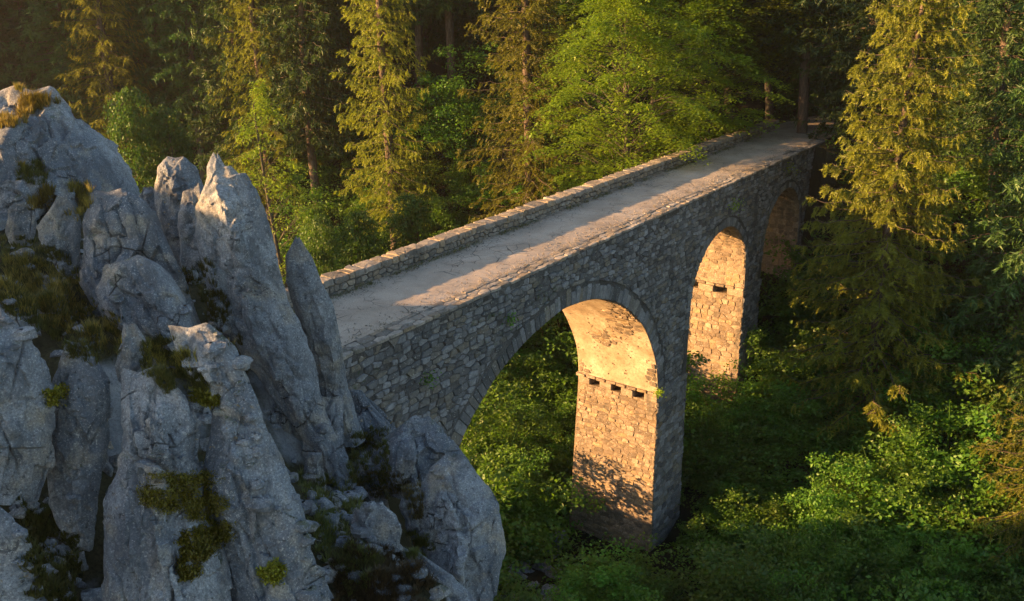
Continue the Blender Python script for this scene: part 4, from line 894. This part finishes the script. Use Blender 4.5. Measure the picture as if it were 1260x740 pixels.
# ------------------------------------------------------------------ grass, moss, heather on the outcrop
sel = (GV[GF][:, 0, 0] > -16) & (GV[GF][:, 0, 0] < 4) & (GV[GF][:, 0, 1] < 24) & (GV[GF][:, 0, 1] > 2)
RV = np.concatenate(ROCKV + [GV]); RF = np.concatenate(ROCKF + [GF[sel] + _rn])
BV = BVHTree.FromPolygons([tuple(v) for v in RV.tolist()], [tuple(f) for f in RF.tolist()])
EN = np.random.default_rng(8).normal(size=997)
def inpoly(P, x, y):
    c = False; j = len(P) - 1
    for i in range(len(P)):
        if (P[i][1] > y) != (P[j][1] > y) and x < (P[j][0] - P[i][0]) * (y - P[i][1]) / (P[j][1] - P[i][1]) + P[i][0]: c = not c
        j = i
    return c
def patch(name, label, cat, poly, n, mat, hgt, wid, spread=.35, lean=.4, blades=5, minz=-1.0, ymax=20):
    rp = random.Random(len(poly) * 7 + n); xs = [p[0] for p in poly]; ys = [p[1] for p in poly]; P0 = []; k = 0
    o = Vector((0, 0, CAM_Z)); C = []; 
    while len(C) < n and k < n * 6:
        k += 1; x, y = rp.uniform(min(xs), max(xs)), rp.uniform(min(ys), max(ys))
        nx_, ny_ = EN[int(x * 37 + y * 11) % 997], 0
        wx = 14 * perlin(np.array([x * .045, y * .045, 1.5])) + 7 * perlin(np.array([x * .15, y * .15, 7.5])); wy = 14 * perlin(np.array([x * .045, y * .045, 21.5]))
        if not inpoly(poly, x + wx, y + wy + nx_ * 3): continue
        if perlin(np.array([x * .11, y * .11, 4.4])) < -.22 * rp.random() - .08: continue
        d = Vector(ray(x, y)).normalized(); hit, nn, idx, dist = BV.ray_cast(o, d, 40)
        if hit is None or hit.y > ymax or abs(nn.z) < minz: continue
        C.append((hit.x, hit.y, hit.z))
    if not C: print('empty patch', label); return
    C = np.array(C); rg = np.random.default_rng(n); cl = perlin(C * 2.2)
    if cat == 'moss': hgt *= .6; wid *= 1.2; lean = 1.6
    if cat == 'moss': C = np.repeat(C, blades, axis=0); cl = np.repeat(cl, blades); m = len(C); a = rg.uniform(0, 6.283, m); C = C + rg.normal(size=(m, 3)) * np.array([.03, .03, .006])
    else:
        C = C[:max(12, len(C) // 3)]; cl = cl[:len(C)]; C = np.repeat(C, 15, axis=0); cl = np.repeat(cl * rg.uniform(.2, 1.6, len(cl)), 15); m = len(C); a = rg.uniform(0, 6.283, m)
        rd_ = rg.random(m) * .045; C = C + np.stack([np.cos(a) * rd_, np.sin(a) * rd_, a * 0], 1); lean = max(lean, .8)
    hgt = hgt * (.85 if cat != 'moss' else 1); H = hgt * rg.uniform(.35, 1.15, m) * (1 + .7 * cl); dr = np.stack([np.cos(a), np.sin(a), np.zeros(m)], 1)
    sd = np.stack([-np.sin(a), np.cos(a), np.zeros(m)], 1) * wid; ln = (lean * rg.uniform(.1, 1.2, m) * H)[:, None]; C[:, 2] -= .01
    V = np.stack([C - sd, C + sd, C + sd * .6 + dr * ln * .4 + np.array([0, 0, 1]) * (H * .6)[:, None], C - sd * .6 + dr * ln * .4 + np.array([0, 0, 1]) * (H * .6)[:, None], C + dr * ln + np.array([0, 0, 1]) * H[:, None]], 1).reshape(-1, 3)
    b0 = np.arange(m)[:, None] * 5; F4 = b0 + np.array([[0, 1, 2, 3]]); F3 = b0 + np.array([[3, 2, 4]])
    me = np_mesh(name, V, [F4, F3], mat, np.repeat(rg.random(m), 5)); link(name, me, label=label, category=cat, kind='stuff')
patch('grass_patch', 'sunlit dry yellow grass on the ledge across the rounded crag', 'grass', [(0, 146), (45, 120), (72, 121), (66, 133), (25, 150), (0, 158)], 700, M_GRASS, .16, .006)
patch('grass_patch', 'yellow grass tuft on the very top of the rounded crag', 'grass', [(20, 108), (40, 99), (50, 108), (22, 114)], 130, M_GRASS, .12, .006)
patch('grass_patch', 'green grass strip low on the face of the rounded crag', 'grass', [(22, 212), (60, 196), (64, 215), (30, 228)], 300, M_GRASSG, .12, .006)
patch('grass_patch', 'yellow grass tuft beside the flat stone at the left', 'grass', [(34, 238), (66, 232), (68, 250), (38, 262)], 300, M_GRASS, .15, .006)
patch('grass_patch', 'yellow green grass tuft on the tip of the broad slab', 'grass', [(84, 232), (112, 225), (114, 250), (100, 272), (86, 262)], 350, M_GRASS, .15, .006)
patch('grass_patch', 'brown green grass slope between the rocks at the left', 'grass', [(0, 300), (50, 290), (95, 335), (110, 360), (150, 400), (138, 450), (60, 420), (0, 380)], 3600, M_GRASSG, .09, .006)
patch('grass_patch', 'dry grass mixed into the slope at the left', 'grass', [(0, 310), (90, 335), (150, 400), (130, 430), (60, 400), (0, 360)], 1200, M_GRASS, .14, .005)
patch('grass_patch', 'grass patch on the back of the foreground block', 'grass', [(176, 428), (200, 415), (214, 440), (255, 462), (262, 490), (215, 478), (178, 455)], 1500, M_GRASSG, .11, .005)
patch('grass_patch', 'dry grass tufts among the grass on the foreground block', 'grass', [(180, 428), (215, 425), (245, 465), (190, 458)], 400, M_GRASS, .12, .005)
patch('moss_patch', 'yellow green moss cushion at the end of the grass on the foreground block', 'moss', [(228, 478), (262, 476), (266, 498), (240, 494)], 900, M_MOSS, .04, .008, blades=6)
patch('moss_patch', 'dark mossy hollow across the middle of the foreground block', 'moss', [(166, 605), (190, 588), (240, 578), (280, 585), (272, 640), (235, 635), (196, 622)], 2600, M_MOSS, .035, .008, blades=6)
patch('moss_patch', 'bright moss cushion trailing down the foreground block', 'moss', [(240, 650), (280, 640), (284, 660), (255, 680), (245, 712), (224, 692), (226, 668)], 2000, M_MOSS, .045, .009, blades=6)
patch('moss_patch', 'small round moss cushion in the crack at the bottom', 'moss', [(322, 698), (332, 688), (344, 700), (340, 718), (326, 712)], 500, M_MOSS, .04, .008, blades=6)
patch('moss_patch', 'moss cushion on the narrow pocked rock', 'moss', [(52, 478), (78, 472), (82, 488), (60, 498)], 500, M_MOSS, .04, .008, blades=6)
patch('grass_patch', 'grass slope below the slim spire', 'grass', [(366, 585), (440, 600), (425, 660), (470, 690), (430, 740), (385, 650)], 2600, M_GRASSG, .10, .005)
patch('heather_patch', 'brown heather and dead stems at the bottom below the scree', 'heather', [(420, 668), (500, 680), (545, 745), (415, 745), (405, 700)], 3400, M_HEATH, .09, .006, lean=.9)
patch('heather_patch', 'brown heather in the hollow behind the domed boulder', 'heather', [(455, 570), (520, 590), (520, 640), (480, 610), (430, 590)], 900, M_HEATH, .08, .006, lean=.9)
patch('grass_patch', 'grass in the hollow between the slim spire and the cracked knob', 'grass', [(425, 525), (475, 535), (480, 600), (425, 600)], 900, M_GRASSG, .10, .006)
patch('grass_patch', 'short grass beside the huge boulder', 'grass', [(495, 655), (535, 660), (530, 690), (500, 680)], 600, M_GRASSG, .09, .005)
patch('grass_patch', 'dark weeds in the cleft at the bottom left', 'grass', [(20, 600), (95, 670), (98, 745), (45, 745), (30, 660)], 1600, M_GRASSG, .10, .009)
patch('grass_patch', 'grass tufts in the cleft between the spires', 'grass', [(225, 330), (250, 320), (292, 400), (298, 430), (270, 410)], 500, M_GRASSG, .12, .006)
# broken stones lying in the grass and clefts
ac = Acc(); rs = random.Random(4); ico = []
th = np.arange(8) / 8 * 2 * math.pi; ph = np.linspace(-1.4, 1.4, 6); IC = np.stack([np.cos(ph)[:, None] * np.cos(th), np.cos(ph)[:, None] * np.sin(th), np.sin(ph)[:, None] * np.ones(8)], -1); ICF = grid_faces(6, 8, True)
k = 0
while k < 400:
    reg = rs.choice([(0, 290, 150, 440), (225, 330, 300, 520), (365, 560, 560, 745), (365, 560, 560, 745), (370, 600, 470, 720), (20, 600, 110, 745), (300, 480, 400, 640)])
    x, y = rs.uniform(reg[0], reg[2]), rs.uniform(reg[1], reg[3]); h_, nn, idx, dist = BV.ray_cast(Vector((0, 0, CAM_Z)), Vector(ray(x, y)).normalized(), 30); k += 1
    if h_ is None or h_.y > 15 or nn.z < .35: continue
    r_ = rs.choice([.02, .03, .04, .06, .09]) * rs.uniform(.8, 1.4); f1, f2, off = cells(IC * 1.2 + k * 3.3)
    P = IC * (1 + .4 * np.clip(off, -1, 1))[..., None] * np.array([r_ * rs.uniform(.9, 1.5), r_, r_ * .7]) + np.array(h_)
    ac.add(P.reshape(-1, 3), ICF)
link('scattered_stones', ac.mesh('scattered_stones', M_ROCK), label='small broken stones scattered through the grass between the rocks', category='stones', kind='stuff')
# weeds on the bridge
def weeds(name, label, pts, mat, hgt, wid, blades):
    rg = np.random.default_rng(len(pts)); C = np.repeat(np.array(pts), blades, axis=0); m = len(C); C = C + rg.normal(size=(m, 3)) * .035
    a = rg.uniform(0, 6.283, m); H = hgt * rg.uniform(.3, 1.2, m); dr = np.stack([np.cos(a), np.sin(a), np.zeros(m)], 1); sd = np.stack([-np.sin(a), np.cos(a), np.zeros(m)], 1) * wid
    V = np.stack([C - sd, C + sd, C + dr * H[:, None] * .5 + np.array([0, 0, 1]) * H[:, None]], 1).reshape(-1, 3)
    me = np_mesh(name, V, [np.arange(m * 3).reshape(-1, 3)], mat, np.repeat(rg.random(m), 3)); link(name, me, label=label, category='grass', kind='stuff')
pts = []
for k in range(1500):
    s_ = rr.uniform(14, 46)
    if perlin(np.array([s_ * .55, 4.2, 1.1])) + .25 * perlin(np.array([s_ * 2.5, 1.2, 1.1])) > -.12: pts.append(B(s_, 3.06 - abs(rr.gauss(0, .10)), ZR + .03))
weeds('roadside_grass', 'sparse grass along the foot of the far parapet', pts, M_GRASSG, .07, .006, 8)
pts = [B(rr.uniform(14, 47), rr.gauss(.5, .07), ZR + .05) for k in range(260)]
weeds('roadside_grass', 'thin dry grass along the near kerb of the bridge', pts, M_GRASS, .05, .005, 5)
for lab, s0, z0, sz, n_ in (('bright leafy plant growing from the bridge wall above the second arch', 36.6, -9.35, .32, 160), ('leafy plant hanging from the wall near the forest end of the bridge', 42.9, -8.95, .3, 140), ('small dark plant in the bridge wall near the rocks', 17.2, -10.0, .22, 90), ('small plant rooted in the bridge wall left of the first arch', 20.8, -9.5, .18, 70), ('fern sprouting on the pier ledge under the first arch', 30.7, -15.5, .14, 150)):
    rg = np.random.default_rng(int(s0 * 10)); d = rg.normal(size=(n_, 3)) * sz * np.array([.6, .6, .5]); c = B(s0, -.12, z0)
    V, F = leaf_quads(d, .09, .3, rg, .6, .2); me = np_mesh('wall_plant', V, [F], M_BEE if s0 > 30 else M_BUSH, np.repeat(rg.random(n_), 4))
    thing('wall_plant', me, lab, 'plant', loc=Vector(c), kind='stuff' if s0 < 18 else None)

# ------------------------------------------------------------------ haze
hz = bpy.data.materials.new('haze'); hz.use_nodes = True; t = hz.node_tree; t.nodes.clear()
vo = t.nodes.new('ShaderNodeVolumePrincipled'); vo.inputs['Color'].default_value = (.95, .93, .9, 1); vo.inputs['Density'].default_value = HAZE_DENSITY; vo.inputs['Anisotropy'].default_value = .55
ou = t.nodes.new('ShaderNodeOutputMaterial'); t.links.new(vo.outputs[0], ou.inputs['Volume'])
lo_, hi_ = (gx[0] - 4, gy[0] - 4, float(GZ.min()) - 1), (gx[-1] + 4, gy[-1] + 4, max(o.location.z + 32 * o.scale[2] for o in SC.objects if o.name.startswith('spruce_tree')))
V = np.array([(x, y, z) for x in (lo_[0], hi_[0]) for y in (lo_[1], hi_[1]) for z in (lo_[2], hi_[2])], float)
link('haze', np_mesh('haze', V, [np.array([[0, 1, 3, 2], [4, 6, 7, 5], [0, 4, 5, 1], [2, 3, 7, 6], [0, 2, 6, 4], [1, 5, 7, 3]])], hz), kind='stuff')
